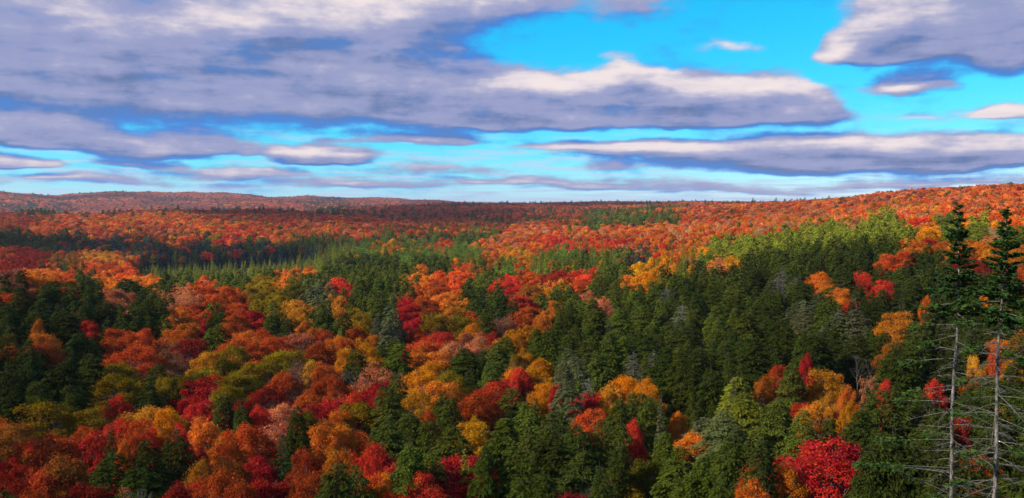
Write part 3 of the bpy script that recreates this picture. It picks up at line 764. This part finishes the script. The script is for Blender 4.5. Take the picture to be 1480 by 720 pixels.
SEEDS = [(60, 284, 'rusthill'), (250, 284, 'rusthill'), (420, 290, 'rusthill'), (540, 294, 'rusthill'), (470, 298, 'mixed'), (150, 297, 'rusthill'), (330, 293, 'rusthill'), (60, 303, 'mixed'), (30, 318, 'shade_rust'),
         (100, 318, 'rusthill'), (160, 316, 'goldred'), (240, 316, 'goldred'), (320, 305, 'shade_rust'), (400, 308, 'shade_rust'), (460, 312, 'shade_rust'), (60, 332, 'rusthill'), (150, 332, 'rusthill'), (240, 330, 'rusthill'),
         (300, 328, 'goldred'), (370, 326, 'goldred'), (430, 325, 'rusthill'), (480, 330, 'goldred'), (350, 338, 'red'), (420, 338, 'goldred'), (110, 345, 'shade_bluecon'), (170, 350, 'shade_bluecon'), (200, 342, 'mixed'), (260, 343, 'mixed'),
         (220, 358, 'shade_bluecon'), (280, 355, 'shade_bluecon'), (330, 358, 'shade_bluecon'), (390, 358, 'shade_bluecon'), (440, 356, 'shade_bluecon'), (360, 348, 'conifer'), (430, 345, 'conifer'), (480, 345, 'conifer'), (500, 352, 'conifer'),
         (530, 312, 'shade_rust'), (600, 305, 'shade_rust'), (680, 300, 'shade_rust'), (740, 300, 'shade_rust'), (640, 316, 'shade_rust'), (730, 312, 'shade_rust'), (800, 300, 'shade_rust'), (560, 322, 'shade_rust'), (600, 332, 'mixed'), (720, 324, 'mixed'), (660, 330, 'mixed'),
         (520, 335, 'rusthill'), (550, 342, 'conifer'), (620, 342, 'conifer'), (590, 350, 'lit'), (560, 356, 'gold'), (640, 350, 'red'), (520, 362, 'lit'), (660, 342, 'conifer'), (690, 338, 'conifer'), (830, 310, 'shade_rust'),
         (900, 296, 'rusthill'), (960, 293, 'rusthill'), (1020, 296, 'rusthill'), (860, 317, 'conifer'), (910, 313, 'conifer'), (960, 309, 'conifer'), (1000, 306, 'rusthill'), (800, 322, 'mixed'), (770, 328, 'orange'),
         (710, 350, 'orange'), (740, 342, 'orange'), (700, 362, 'goldred'), (740, 366, 'gold'), (780, 352, 'red'), (810, 345, 'red'), (840, 338, 'orange'), (900, 330, 'orange'), (870, 352, 'red'), (930, 350, 'orange'), (1000, 345, 'orange'), (960, 330, 'orange'),
         (1040, 325, 'orange'), (980, 360, 'orange'), (1100, 310, 'orange'), (1100, 330, 'orange'), (1160, 315, 'orange'), (1060, 303, 'rusthill'), (1150, 297, 'rusthill'), (1200, 305, 'orange'), (1250, 295, 'rusthill'), (1300, 300, 'orange'), (1330, 282, 'rusthill'), (1400, 280, 'rusthill'), (1460, 280, 'rusthill'),
         (1400, 300, 'rusthill'), (1460, 305, 'rusthill'), (1340, 310, 'orange'), (1240, 312, 'orange'), (780, 372, 'lit'), (830, 374, 'lit'), (760, 378, 'gold'), (880, 368, 'lit'), (920, 368, 'shade_bluecon'), (850, 366, 'conifer'), (950, 376, 'gold'), (1005, 368, 'lit'), (600, 362, 'lit'), (650, 368, 'lit'), (690, 372, 'lit'), (1380, 318, 'lit'), (1450, 318, 'goldred')]
SX = np.array([s[0] for s in SEEDS], float); SY = np.array([s[1] for s in SEEDS], float)
TXp = np.array([t[0] for t in TREES]); TYp = np.array([t[1] for t in TREES])

def pick(px, py):
    """kind and colour for a tree whose top stands at this pixel"""
    if ((px > 1230 and py > 395) or (px < 120 and 405 < py < 585)) and RNG.random() < .85:
        return 'hemlock', 'dark'
    px += RNG.normal(0, 7); py += RNG.normal(0, 3)
    yy = 2.2 if py < 400 else 1.3
    d1 = np.hypot(SX - px, (SY - py) * 2.6)
    d2 = np.hypot(TXp - px, (TYp - py) * yy) * 1.15
    i, j = int(d1.argmin()), int(d2.argmin())
    if py > 398 or d2[j] < d1[i] or (px > 980 and py > 345 and d1[i] > 30):
        k, c = TREES[j][3], TREES[j][4]
        if k == 'dead':
            return 'hemlock', 'green'
        return ('maple', 'orange' if k == 'bare' else c) if k in ('bare', 'sparse') else (k, c)
    mx = MIX[SEEDS[i][2]]
    w = np.array([m[2] for m in mx]); k = RNG.choice(len(mx), p=w / w.sum())
    return mx[k][0], mx[k][1]

# trees between the listed ones, on a jittered grid; spacing grows with distance
def scatter(d0, d1, step, amax):
    out = []
    n = int((d1 - d0) / step) + 1
    for i in range(n):
        d = d0 + (i + .5) * step
        m = int(2 * amax * d / step)
        a = (np.arange(m) + RNG.uniform(-.42, .42, m) + .5) / m * 2 * amax - amax
        dd = d + RNG.uniform(-.42, .42, m) * step
        out.append(np.stack([dd * np.sin(a), dd * np.cos(a)], -1))
    return np.concatenate(out)

ex = np.array([[r['x'], r['y'], r['width']] for r in recs])
fill = []
for (d0, d1, st) in ((64, 330, 5.2), (330, 900, 7.0), (900, 2200, 10.0), (2200, 3900, 13.5), (3900, 7600, 20.0), (7600, 9500, 30.0)):
    fill.append((scatter(d0, d1, st, .62), st))

mid, far = [], []          # trees that become part of the forest masses
GAz = np.linspace(-.64, .64, 600)
# horizon of the canopy seen from the eye, to leave out trees hidden behind hills
HD = np.geomspace(60, 9500, 420)
hx, hy = HD[None, :] * np.sin(GAz)[:, None], HD[None, :] * np.cos(GAz)[:, None]
ang = (ground(hx, hy) + 15.0) / HD[None, :]
cummax = np.maximum.accumulate(ang, axis=1)
cols_of = {}
for pts, st in fill:
    zg = ground(pts[:, 0], pts[:, 1])
    d = np.hypot(pts[:, 0], pts[:, 1]); a = np.arctan2(pts[:, 0], pts[:, 1])
    ia = np.clip(np.searchsorted(GAz, a), 0, len(GAz) - 1); idd = np.clip(np.searchsorted(HD, d * .985) - 1, 0, len(HD) - 1)
    vis = (zg + 24) / d > cummax[ia, idd] - .0015
    vis &= ~in_meadow(pts[:, 0], pts[:, 1])
    px, py = to_pix(pts[:, 0], pts[:, 1], zg + 18.5)
    vis &= ~((px > 1180) & (d < 100) & (py < 640))      # open slope below the lookout
    shrub = (px > 190) & (px < 455) & (d > 432 * S) & (d < 612 * S)
    for k in np.nonzero(vis)[0]:
        x, y = pts[k]
        if st < 8:
            q = np.hypot(ex[:, 0] - x, ex[:, 1] - y)
            if (q < .42 * (ex[:, 2] + 5.5)).any():
                continue
        kind, col = pick(px[k], py[k])
        s = st / 6.4 if st > 6.4 else .92
        base = {'maple': 7.6, 'hemlock': 9.2, 'spruce': 4.0, 'pine': 6.0}[kind]
        wd = base * RNG.uniform(.8, 1.2) * (s ** .9)
        hh = KH[kind] * RNG.uniform(.78, .96 if d[k] < 500 else 1.05)
        if shrub[k]:                                      # young trees at the marsh edge
            kind, hh, wd = 'spruce', RNG.uniform(7.5, 15.5), RNG.uniform(2.8, 4.6); col = 'sunlit_green' if RNG.random() < .7 else 'green'
        elif kind == 'spruce':
            hh *= RNG.uniform(.72, 1.38); wd *= RNG.uniform(.9, 1.35)
        elif kind == 'hemlock' and d[k] > 1500:
            hh *= 1.3; wd *= .75
        add_rec(x, y, kind, col, wd, hh, False)

# ------------------------------------------------------------------ which trees show: paint them near to far on a coarse picture
for r in recs:
    r['d'] = math.hypot(r['x'], r['y'])
buf = np.zeros((360, 740), bool)
# the ground hides nothing that matters here
for r in sorted((r for r in recs if r['d'] < 1100), key=lambda r: r['d']):
    tx, ty = to_pix(r['x'], r['y'], r['z'] + r['ht'])
    hw = r['width'] * F_PX / r['d'] / 4
    ch = (r['ht'] * (.62 if r['kind'] in ('maple', 'sparse', 'bare') else .85)) * F_PX / r['d'] / 2
    x0, x1 = int(max(0, tx / 2 - hw)), int(min(740, tx / 2 + hw + 1)); y0, y1 = int(max(0, ty / 2)), int(min(360, ty / 2 + ch + 1))
    r['vis'] = 0
    if x1 <= x0 or y1 <= y0:
        continue
    yy, xx = np.mgrid[y0:y1, x0:x1]
    u = (xx + .5 - tx / 2) / max(hw, .5); v = (yy + .5 - ty / 2) / max(ch, .5)
    if r['kind'] in ('maple', 'sparse', 'bare'):
        mk = u * u + ((v - .5) * 2) ** 2 < 1
    else:
        mk = np.abs(u) < v ** .75
    sub = buf[y0:y1, x0:x1]
    r['vis'] = int((mk & ~sub).sum())
    if r['kind'] != 'bare':
        sub |= mk

LIMIT = {'maple': 297, 'hemlock': 297, 'spruce': 60, 'pine': 20, 'dead': 20, 'bare': 20, 'sparse': 20}
indiv = []
for kind, lim in LIMIT.items():
    c = [r for r in recs if r['kind'] == kind and r['d'] < 1100 and r['vis'] >= 5]
    c.sort(key=lambda r: -r['vis'])
    indiv += c[:lim]
ids = {id(r) for r in indiv}
rest = [r for r in recs if id(r) not in ids and r['kind'] not in ('bare', 'dead', 'sparse')]

# ------------------------------------------------------------------ single trees
NAME = {'maple': 'maple_tree', 'hemlock': 'hemlock_tree', 'spruce': 'spruce_tree', 'pine': 'pine_tree', 'dead': 'dead_hemlock', 'bare': 'bare_tree', 'sparse': 'thinning_maple'}
CAT = {'maple': 'maple', 'hemlock': 'hemlock', 'spruce': 'spruce', 'pine': 'pine', 'dead': 'dead tree', 'bare': 'bare tree', 'sparse': 'maple'}
NOUN = {'maple': 'maple', 'hemlock': 'hemlock', 'spruce': 'spruce', 'pine': 'pine', 'dead': 'dying hemlock', 'bare': 'leafless tree', 'sparse': 'half bare maple'}
IP = np.array([[r['x'], r['y']] for r in indiv])

def short(r):
    return NOUN[r['kind']] if r['kind'] in ('dead', 'bare') else f"{WORD[r['col']]} {NOUN[r['kind']]}"

USED = {}
def label_of(i):
    r = indiv[i]
    w = r['width']
    size = ''
    if r['kind'] in ('maple', 'hemlock'):
        size = ('tall ' if r['ht'] > KH[r['kind']] * .985 else ('low ' if r['ht'] < KH[r['kind']] * .88 else '')) + ('broad ' if w > 9.0 else ('slim ' if w < 6.0 else ''))
    q = np.hypot(IP[:, 0] - r['x'], IP[:, 1] - r['y']); q[i] = 1e9
    ns = []
    for k in np.argsort(q)[:14]:
        t = short(indiv[k])
        if t != short(r) and t not in ns and indiv[k]['vis'] > 8:
            ns.append(t)
    head = {'maple': f"{size}{short(r)}", 'hemlock': f"{size}feathery {short(r)}", 'spruce': f"pointed {short(r)}", 'pine': f"tufted {short(r)}",
            'dead': 'twiggy grey dying hemlock', 'bare': 'leafless grey tree', 'sparse': f"{short(r)}"}[r['kind']]
    cand = []
    if len(ns) > 1:
        cand.append(f"{head} between {ns[0]} and {ns[1]}")
    for a_ in range(len(ns)):
        for b_ in range(a_ + 1, len(ns)):
            for c_ in range(b_ + 1, min(len(ns), 6)):
                cand.append(f"{head} among {ns[a_]}, {ns[b_]} and {ns[c_]}")
    if ns:
        cand.append(f"{head} beside {ns[0]}")
    cand.append(f"{head} deep among other {WORD[r['col']]} ones")
    cand = [c for c in cand if len(c.split()) <= 16]
    for c in cand:
        if c not in USED:
            USED[c] = i
            return c
    return cand[0]

for i, r in enumerate(indiv):
    crown, wood = SHAPES[r['kind'], r['v']]
    e = bpy.data.objects.new(NAME[r['kind']], None)
    e.empty_display_size = .5
    e.location = (r['x'], r['y'], r['z']); e.rotation_euler = (0, 0, r['rot']); e.scale = (r['w'], r['w'], r['h'])
    COL.objects.link(e)
    e['label'] = label_of(i); e['category'] = CAT[r['kind']]
    e['group'] = f"{WORD[r['col']]} {NOUN[r['kind']]} trees of the near forest"
    t = obj('trunk', wood, e)
    if crown is not None:
        c = obj('crown', crown, e)
        c.color = (*r['rgb'], 1)

# ------------------------------------------------------------------ forest masses (points with instanced trees)
FAR_V = 4
def source(name, V, F, tone, mat, wood=None):
    if wood is not None:
        n = len(F)
        F2 = np.concatenate([F, wood[1] + len(V)]); V2 = np.concatenate([V, wood[0]])
        tone2 = np.concatenate([tone, np.full(len(wood[1]), .5)])
        m = mesh_np(name, V2, F2, tone2, [mat, M['bark']], np.concatenate([np.zeros(n, int), np.ones(len(wood[1]), int)]))
    else:
        m = mesh_np(name, V, F, tone, [mat])
    return bpy.data.objects.new(name, m)

def trunk_simple(h, r0=.2):
    return tube([[0, 0, -.8], [0, 0, h * .5], [0, 0, h]], [r0 * 1.2, r0 * .8, .04], 5)

SRC = {}
def build_sources():
    for lod, nm, nc, ms, cs in (('mid', 2600, 2800, .55, 1.0), ('low', 620, 620, 1.05, 1.8)):
        col = bpy.data.collections.new('forest_sources_' + lod)
        objs = []
        for v in range(FAR_V):
            V, F, t, _ = maple_crown(700 + v, nm, ms, wide=[1, 1.1, .95, 1.05][v], lobes=[28, 34, 24, 30][v] if lod == 'mid' else 16)
            objs.append((f'a{v}', source(f'a{v}_{lod}', V, F, t, M['leaf_far'], trunk_simple(12) if lod == 'mid' else None)))
        for v in range(FAR_V):
            V, F, t, _ = conifer_crown(720 + v, nc, cs, 'hemlock')
            objs.append((f'b{v}', source(f'b{v}_{lod}', V, F, t, M['needle_far'], trunk_simple(20) if lod == 'mid' else None)))
        for v in range(2):
            V, F, t, _ = conifer_crown(740 + v, int(nc * .8), cs * .8, 'spruce')
            objs.append((f'c{v}', source(f'c{v}_{lod}', V, F, t, M['needle_far'], trunk_simple(20) if lod == 'mid' else None)))
        V, F, t, _ = conifer_crown(760, int(nc * .9), cs * .7, 'pine')
        objs.append(('d0', source(f'd0_{lod}', V, F, t, M['needle_far'], trunk_simple(19) if lod == 'mid' else None)))
        for _, o in objs:
            col.objects.link(o)
        SRC[lod] = col
build_sources()
BASE = {'maple': (0, FAR_V), 'hemlock': (FAR_V, FAR_V), 'spruce': (2 * FAR_V, 2), 'pine': (2 * FAR_V + 2, 1)}

def gn_tree(col):
    ng = bpy.data.node_groups.new('forest_mass', 'GeometryNodeTree')
    ng.interface.new_socket('Geometry', in_out='INPUT', socket_type='NodeSocketGeometry')
    ng.interface.new_socket('Geometry', in_out='OUTPUT', socket_type='NodeSocketGeometry')
    N, L = ng.nodes.new, ng.links.new
    gi, go = N('NodeGroupInput'), N('NodeGroupOutput')
    ci = N('GeometryNodeCollectionInfo'); ci.inputs['Collection'].default_value = col
    ci.inputs['Separate Children'].default_value = True; ci.inputs['Reset Children'].default_value = True
    ip = N('GeometryNodeInstanceOnPoints')
    ip.inputs['Pick Instance'].default_value = True
    def attr(nm, ty):
        a = N('GeometryNodeInputNamedAttribute'); a.data_type = ty; a.inputs['Name'].default_value = nm
        return a.outputs['Attribute']
    L(gi.outputs[0], ip.inputs['Points']); L(ci.outputs[0], ip.inputs['Instance'])
    L(attr('variant', 'INT'), ip.inputs['Instance Index'])
    L(attr('turn', 'FLOAT_VECTOR'), ip.inputs['Rotation'])
    L(attr('size', 'FLOAT_VECTOR'), ip.inputs['Scale'])
    L(ip.outputs[0], go.inputs[0])
    return ng

def mass(name, label, rs, lod):
    if not rs:
        return
    n = len(rs)
    m = bpy.data.meshes.new(name)
    m.vertices.add(n)
    m.vertices.foreach_set('co', np.array([[r['x'], r['y'], r['z']] for r in rs], np.float32).ravel())
    var = np.array([BASE[r['kind']][0] + (r['v'] % BASE[r['kind']][1]) for r in rs], np.int32)
    a = m.attributes.new('variant', 'INT', 'POINT'); a.data.foreach_set('value', var)
    a = m.attributes.new('turn', 'FLOAT_VECTOR', 'POINT'); a.data.foreach_set('vector', np.array([[0, 0, r['rot']] for r in rs], np.float32).ravel())
    a = m.attributes.new('size', 'FLOAT_VECTOR', 'POINT'); a.data.foreach_set('vector', np.array([[r['w'], r['w'], r['h']] for r in rs], np.float32).ravel())
    a = m.attributes.new('tint', 'FLOAT_COLOR', 'POINT'); a.data.foreach_set('color', np.array([[*r['rgb'], 1] for r in rs], np.float32).ravel())
    o = obj(name, m)
    o['kind'] = 'stuff'; o['label'] = label; o['category'] = 'forest'
    md = o.modifiers.new('trees', 'NODES'); md.node_group = GN[lod]

GN = {k: gn_tree(c) for k, c in SRC.items()}
def zone(r):
    px, _ = to_pix(r['x'], r['y'], r['z'])
    d = r['d']
    if d < 330: return 'near'
    if d > 3900: return 'ridge'
    if d > 1500 and px < 1000: return 'middle'
    if px > 760: return 'hill'
    if d > 860 and px < 520: return 'shore'
    return 'valley'
zs = {}
for r in rest:
    zs.setdefault(zone(r), []).append(r)
ZL = {'near': ('forest_understorey', 'smaller hemlocks and maples filling gaps between the near trees'),
      'valley': ('valley_forest', 'mixed conifers and autumn trees across the valley floor'),
      'hill': ('maple_forest', 'sunlit orange and red maple forest on the long hill'),
      'shore': ('shore_forest', 'red and gold forest with dark conifers behind the marsh meadow'),
      'middle': ('shaded_forest', 'shade-toned rust coloured forest on the low middle ridge'),
      'ridge': ('distant_forest', 'distant reddish forest covering the farthest ridges')}
for z, rs in zs.items():
    nm, lb = ZL[z]
    a = [r for r in rs if r['d'] < 1200]; b = [r for r in rs if r['d'] >= 1200]
    if a and b:
        mass(nm, lb + ', nearer part', a, 'mid'); mass(nm, lb + ', farther part', b, 'low')
    else:
        mass(nm, lb, a or b, 'mid' if a else 'low')
print('TREES', len(recs), 'individual', len(indiv), {k: sum(r['kind'] == k for r in indiv) for k in LIMIT}, 'masses', {k: len(v) for k, v in zs.items()}, 'maxd', max(r['d'] for r in indiv))

# ------------------------------------------------------------------ the two tall firs beside the lookout
def fir(px_top, py_top, px_low, dist, seed, low_live, label):
    r = np.random.default_rng(seed)
    dt = pix_dir(px_top, py_top); top = dt / dt[1] * dist
    dl = pix_dir(px_low, 720); low = dl / dl[1] * dist
    gz = float(ground(low[0], low[1]))
    ax = (low - top) / (low[2] - top[2])               # per metre of height
    base = top + ax * (gz - top[2])
    H = top[2] - gz
    e = bpy.data.objects.new('fir_tree', None); e.location = base; e.empty_display_size = .5
    COL.objects.link(e)
    e['label'] = label; e['category'] = 'fir'
    def stem(h):
        h = np.asarray(h, float)
        return np.stack([ax[0] * h + .06 * np.sin(h * .55 + seed), ax[1] * h + .05 * np.sin(h * .4 + seed), h], -1)
    hs = np.linspace(-.8, H, 34)
    t = np.clip(hs / H, 0, 1)
    V, F = tube(stem(hs), (.145 * (1 - t) ** .8 + .012) * (1 + .06 * np.sin(hs * 7)) * np.where(hs < .5, 1.35, 1), 12)
    obj('trunk', mesh_np('fir_trunk', V, F, mats=[M['fir_bark']], smooth=True), e)
    # live crown: whorls of stiff boughs carrying needle sprays
    wood, C_, A_, N_, L_, T_ = [], [], [], [], [], []
    def bough(p0, ph, ln, up, curl, dens, store, wid=.42, wlist=None, start=.15, rad=.022):
        k = np.linspace(0, 1, 6)
        d = np.array([math.cos(ph), math.sin(ph), 0]); sd = np.array([-math.sin(ph), math.cos(ph), 0])
        bend = r.normal(0, .10)
        def at(s):
            s = np.asarray(s)[:, None]
            return p0 + d * ln * s + sd * bend * ln * s ** 2 + np.array([0, 0, 1.]) * (up * s + curl * s ** 2) * ln
        wlist.append(tube(at(k), np.linspace(rad, .006, 6), 4))
        m = max(4, int(dens * ln))
        s = start + (1 - start) * r.uniform(0, 1, m) ** .75
        c = at(s)
        sg = r.choice([-1, 1], m)
        side_l = np.minimum(wid, .30 * ln + .12) * (1 - .65 * s) * np.abs(r.uniform(0, 1, m))
        tw = unit(d * .75 + sd * sg[:, None] * .8 + np.array([0, 0, 1.]) * (up * .5 + r.normal(0, .15, m))[:, None])
        c = c + tw * side_l[:, None]
        c[:, 2] += r.normal(0, .035 if wid < .5 else .09, m) + (.10 if wid < .5 else -.22) * side_l
        store[0].append(c); store[1].append(unit(tw + r.normal(size=(m, 3)) * .25)); store[2].append(unit(np.array([0, 0, 1.]) + r.normal(size=(m, 3)) * .5))
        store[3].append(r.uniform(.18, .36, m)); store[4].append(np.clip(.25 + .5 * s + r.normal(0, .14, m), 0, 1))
        return at
    store = [C_, A_, N_, L_, T_]
    hw = H - .35
    while hw > H - 6.6:
        dn = H - hw
        ln = .12 + .20 * dn * (1 + .22 * math.sin(dn * 2.3 + seed))
        nb = 5 if dn < 1.5 else 7
        for b in range(nb):
            bough(stem([hw + r.normal(0, .10)])[0], b * 2 * math.pi / nb + r.uniform(-.3, .3) + hw * 3, ln * r.uniform(.6, 1.4), .42 - .09 * min(dn, 7) + r.normal(0, .15), .12, 80, store, wlist=wood)
        hw -= r.uniform(.24, .46)
    wm, nm = join(wood), None
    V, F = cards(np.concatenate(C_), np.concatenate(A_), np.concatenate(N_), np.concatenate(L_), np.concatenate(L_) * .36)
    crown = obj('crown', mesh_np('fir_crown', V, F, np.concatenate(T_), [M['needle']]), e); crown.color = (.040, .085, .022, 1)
    obj('bough_wood', mesh_np('fir_bough_wood', *wm, mats=[M['bark']]), crown)
    # lower live boughs, each on its own
    for (hh, ph, ln, up, curl, dens) in low_live:
        st = [[], [], [], [], []]; wl = []
        at = bough(stem([H - (hh - py_top) / F_PX * dist])[0], ph, ln, up, curl, dens * .62, st, wid=1.0, wlist=wl, start=.45, rad=.03)
        b = obj('branch', mesh_np('fir_branch', *join(wl), mats=[M['dead_wood']], smooth=True), e)
        V, F = cards(np.concatenate(st[0]), np.concatenate(st[1]), np.concatenate(st[2]), np.concatenate(st[3]), np.concatenate(st[3]) * .38)
        nd = obj('needles', mesh_np('fir_needles', V, F, np.concatenate(st[4]), [M['needle']]), b); nd.color = (.055, .100, .020, 1)
    # dead branches with fine twigs
    nd = 70
    for q in range(nd):
        hh = H - 6.2 - 12.0 * (q + r.uniform(0, 1)) / nd
        ph = q * 2.4 + r.uniform(-.5, .5); ln = r.uniform(.7, 3.0) * (1.0 if hh < H - 9 else .65)
        d = np.array([math.cos(ph), math.sin(ph), 0]); sd = np.array([-math.sin(ph), math.cos(ph), 0])
        k = np.linspace(0, 1, 5); up = r.normal(-.05, .22); bend = r.normal(0, .12)
        def at(s):
            return stem([hh])[0] + d * ln * s + sd * bend * ln * s * s + np.array([0, 0, (up * s - .22 * s * s + .1 * s ** 3) * ln])
        parts = [tube(np.stack([at(s) for s in k]), np.linspace(.021, .005, 5), 4)]
        for _ in range(int(5 + ln * 5)):
            s = r.uniform(.25, 1); p = at(s)
            tl = r.uniform(.15, .55)
            v = unit(d * r.uniform(.2, 1) + sd * r.choice([-1, 1]) * r.uniform(.3, 1) + np.array([0, 0, r.normal(-.15, .3)]))
            parts.append(tube([p, p + v * tl * .5 + r.normal(size=3) * .02, p + v * tl], [.008, .006, .003], 3))
        obj('bare_branch', mesh_np('fir_bare_branch', *join(parts), mats=[M['dead_wood']]), e)
    return e

# lower boughs: pixel row where they leave the trunk, direction, length, rise, curl, needles per metre
fir(1388, 293, 1374, 50.0, 3, [(438, 3.3, 2.2, -.05, -.10, 75), (446, .2, 2.0, -.05, -.10, 75), (455, 4.6, 2.0, -.1, -.1, 75), (470, 2.8, 2.3, .0, -.12, 70), (486, 3.5, 2.6, -.05, -.10, 65), (500, .5, 1.9, 0, -.12, 70), (520, 3.0, 3.0, .0, -.12, 65), (540, 5.7, 2.3, -.05, -.12, 65),
    (560, 3.4, 3.4, .02, -.12, 60), (585, 2.7, 3.0, .04, -.12, 65), (600, .2, 2.2, 0, -.12, 60), (615, 3.8, 3.0, 0, -.12, 65), (640, 3.15, 4.2, .02, -.08, 65), (660, 5.5, 2.4, 0, -.1, 60), (682, 3.25, 5.7, .09, -.05, 70), (690, 2.6, 3.6, .03, -.1, 65), (705, 4.1, 3.4, 0, -.1, 65), (712, .5, 2.4, 0, -.1, 60)],
    'tall dark fir with straight grey trunk and one long low bough')
fir(1453, 297, 1436, 47.0, 8, [(436, 3.2, 2.2, 0, -.12, 75), (440, .3, 2.4, 0, -.12, 75), (452, 5.0, 2.2, 0, -.12, 75), (466, 2.2, 2.4, 0, -.12, 75), (478, .1, 2.6, -.04, -.12, 70), (496, 3.6, 2.2, -.02, -.12, 70), (520, .5, 2.6, -.02, -.12, 70), (548, 3.1, 2.2, 0, -.1, 65), (575, 6.0, 2.6, 0, -.1, 70),
    (600, 2.8, 2.2, 0, -.1, 65), (622, .3, 2.6, 0, -.1, 70), (650, 3.5, 2.4, 0, -.1, 65), (675, 5.9, 2.8, 0, -.1, 70), (700, 3.0, 2.4, 0, -.1, 65), (500, 4.5, 2.2, 0, -.1, 70), (640, 4.8, 2.2, 0, -.1, 65)],
    'tall fir with open upturned top boughs and shorter branches')

# ------------------------------------------------------------------ unseen cloud volumes overhead, added to shade chosen parts of the land
def cloud_mat():
    m, nt, N, L = nodes_mat('cloud_vapour')
    v = N('ShaderNodeVolumeScatter'); v.inputs['Color'].default_value = (1, 1, 1, 1); v.inputs['Density'].default_value = .008; v.inputs['Anisotropy'].default_value = .6
    o = N('ShaderNodeOutputMaterial'); L(v.outputs[0], o.inputs['Volume'])
    return m

def build_clouds():
    import bmesh
    mat = cloud_mat()
    # (pixel x, distance of the shaded ground, half sizes east and north, altitude, thickness)
    spots = [(760, 215, 420, 205, 640, .55), (120, 150, 200, 190, 620, .65), (1500, 150, 140, 120, 600, .5), (215, 955, 330, 70, 700, .8), (610, 1950, 300, 740, 1400, 1.0), (760, 2800, 700, 240, 1500, 1.2), (380, 1690, 400, 110, 1300, 1.2), (20, 2000, 300, 300, 1400, 1.0), (120, 5450, 700, 200, 2600, 1.2), (430, 5900, 420, 160, 2600, 1.0)]
    bm = bmesh.new()
    r = random.Random(4)
    for (px, d, ex_, ny, alt, th) in spots:
        x, y = pxy(px, d)
        g = float(ground(x, y))
        c = np.array([x, y, g]) + SUN_VEC * (alt / SUN_VEC[2])
        verts = bmesh.ops.create_icosphere(bm, subdivisions=5, radius=1.0)['verts']
        s1, s2 = r.uniform(0, 9), r.uniform(0, 9)
        for v in verts:
            p = v.co.copy()
            n = 1 + .16 * math.sin(p.x * 5 + s1) * math.sin(p.y * 4 + s2) + .10 * math.sin(p.x * 11 + s2) * math.cos(p.y * 9 + s1) + .06 * math.sin(p.z * 13 + p.x * 17)
            hz = (55 if p.z > 0 else 28) * th
            v.co = (c[0] + p.x * ex_ * n, c[1] + p.y * ny * n, c[2] + p.z * hz * n * (1 + .4 * math.sin(p.x * 7 + s1) * math.sin(p.y * 8 + s2)))
    m = bpy.data.meshes.new('shade_clouds'); bm.to_mesh(m); bm.free()
    m.materials.append(mat)
    o = obj('shade_clouds', m)
    o['kind'] = 'stuff'; o['label'] = 'unseen low cloud added to shade parts of the forest'; o['category'] = 'cloud'
build_clouds()

# ------------------------------------------------------------------ haze
def build_haze():
    m, nt, N, L = nodes_mat('thin_haze')
    v = N('ShaderNodeVolumePrincipled'); v.inputs['Color'].default_value = (.62, .74, 1.0, 1); v.inputs['Density'].default_value = 3.8e-5; v.inputs['Anisotropy'].default_value = .2
    o = N('ShaderNodeOutputMaterial'); L(v.outputs[0], o.inputs['Volume'])
    lo, hi, e = -110.0, 110.0, 27000.0
    V = [(x, y, z) for x in (-e, e) for y in (-e, e) for z in (lo, hi)]
    F = [(0, 1, 3, 2), (4, 6, 7, 5), (0, 4, 5, 1), (2, 3, 7, 6), (0, 2, 6, 4), (1, 5, 7, 3)]
    o = obj('haze', mesh_np('haze', V, F, mats=[m]))
    o['kind'] = 'stuff'; o['label'] = 'thin blue haze in the valley air'; o['category'] = 'haze'
build_haze()
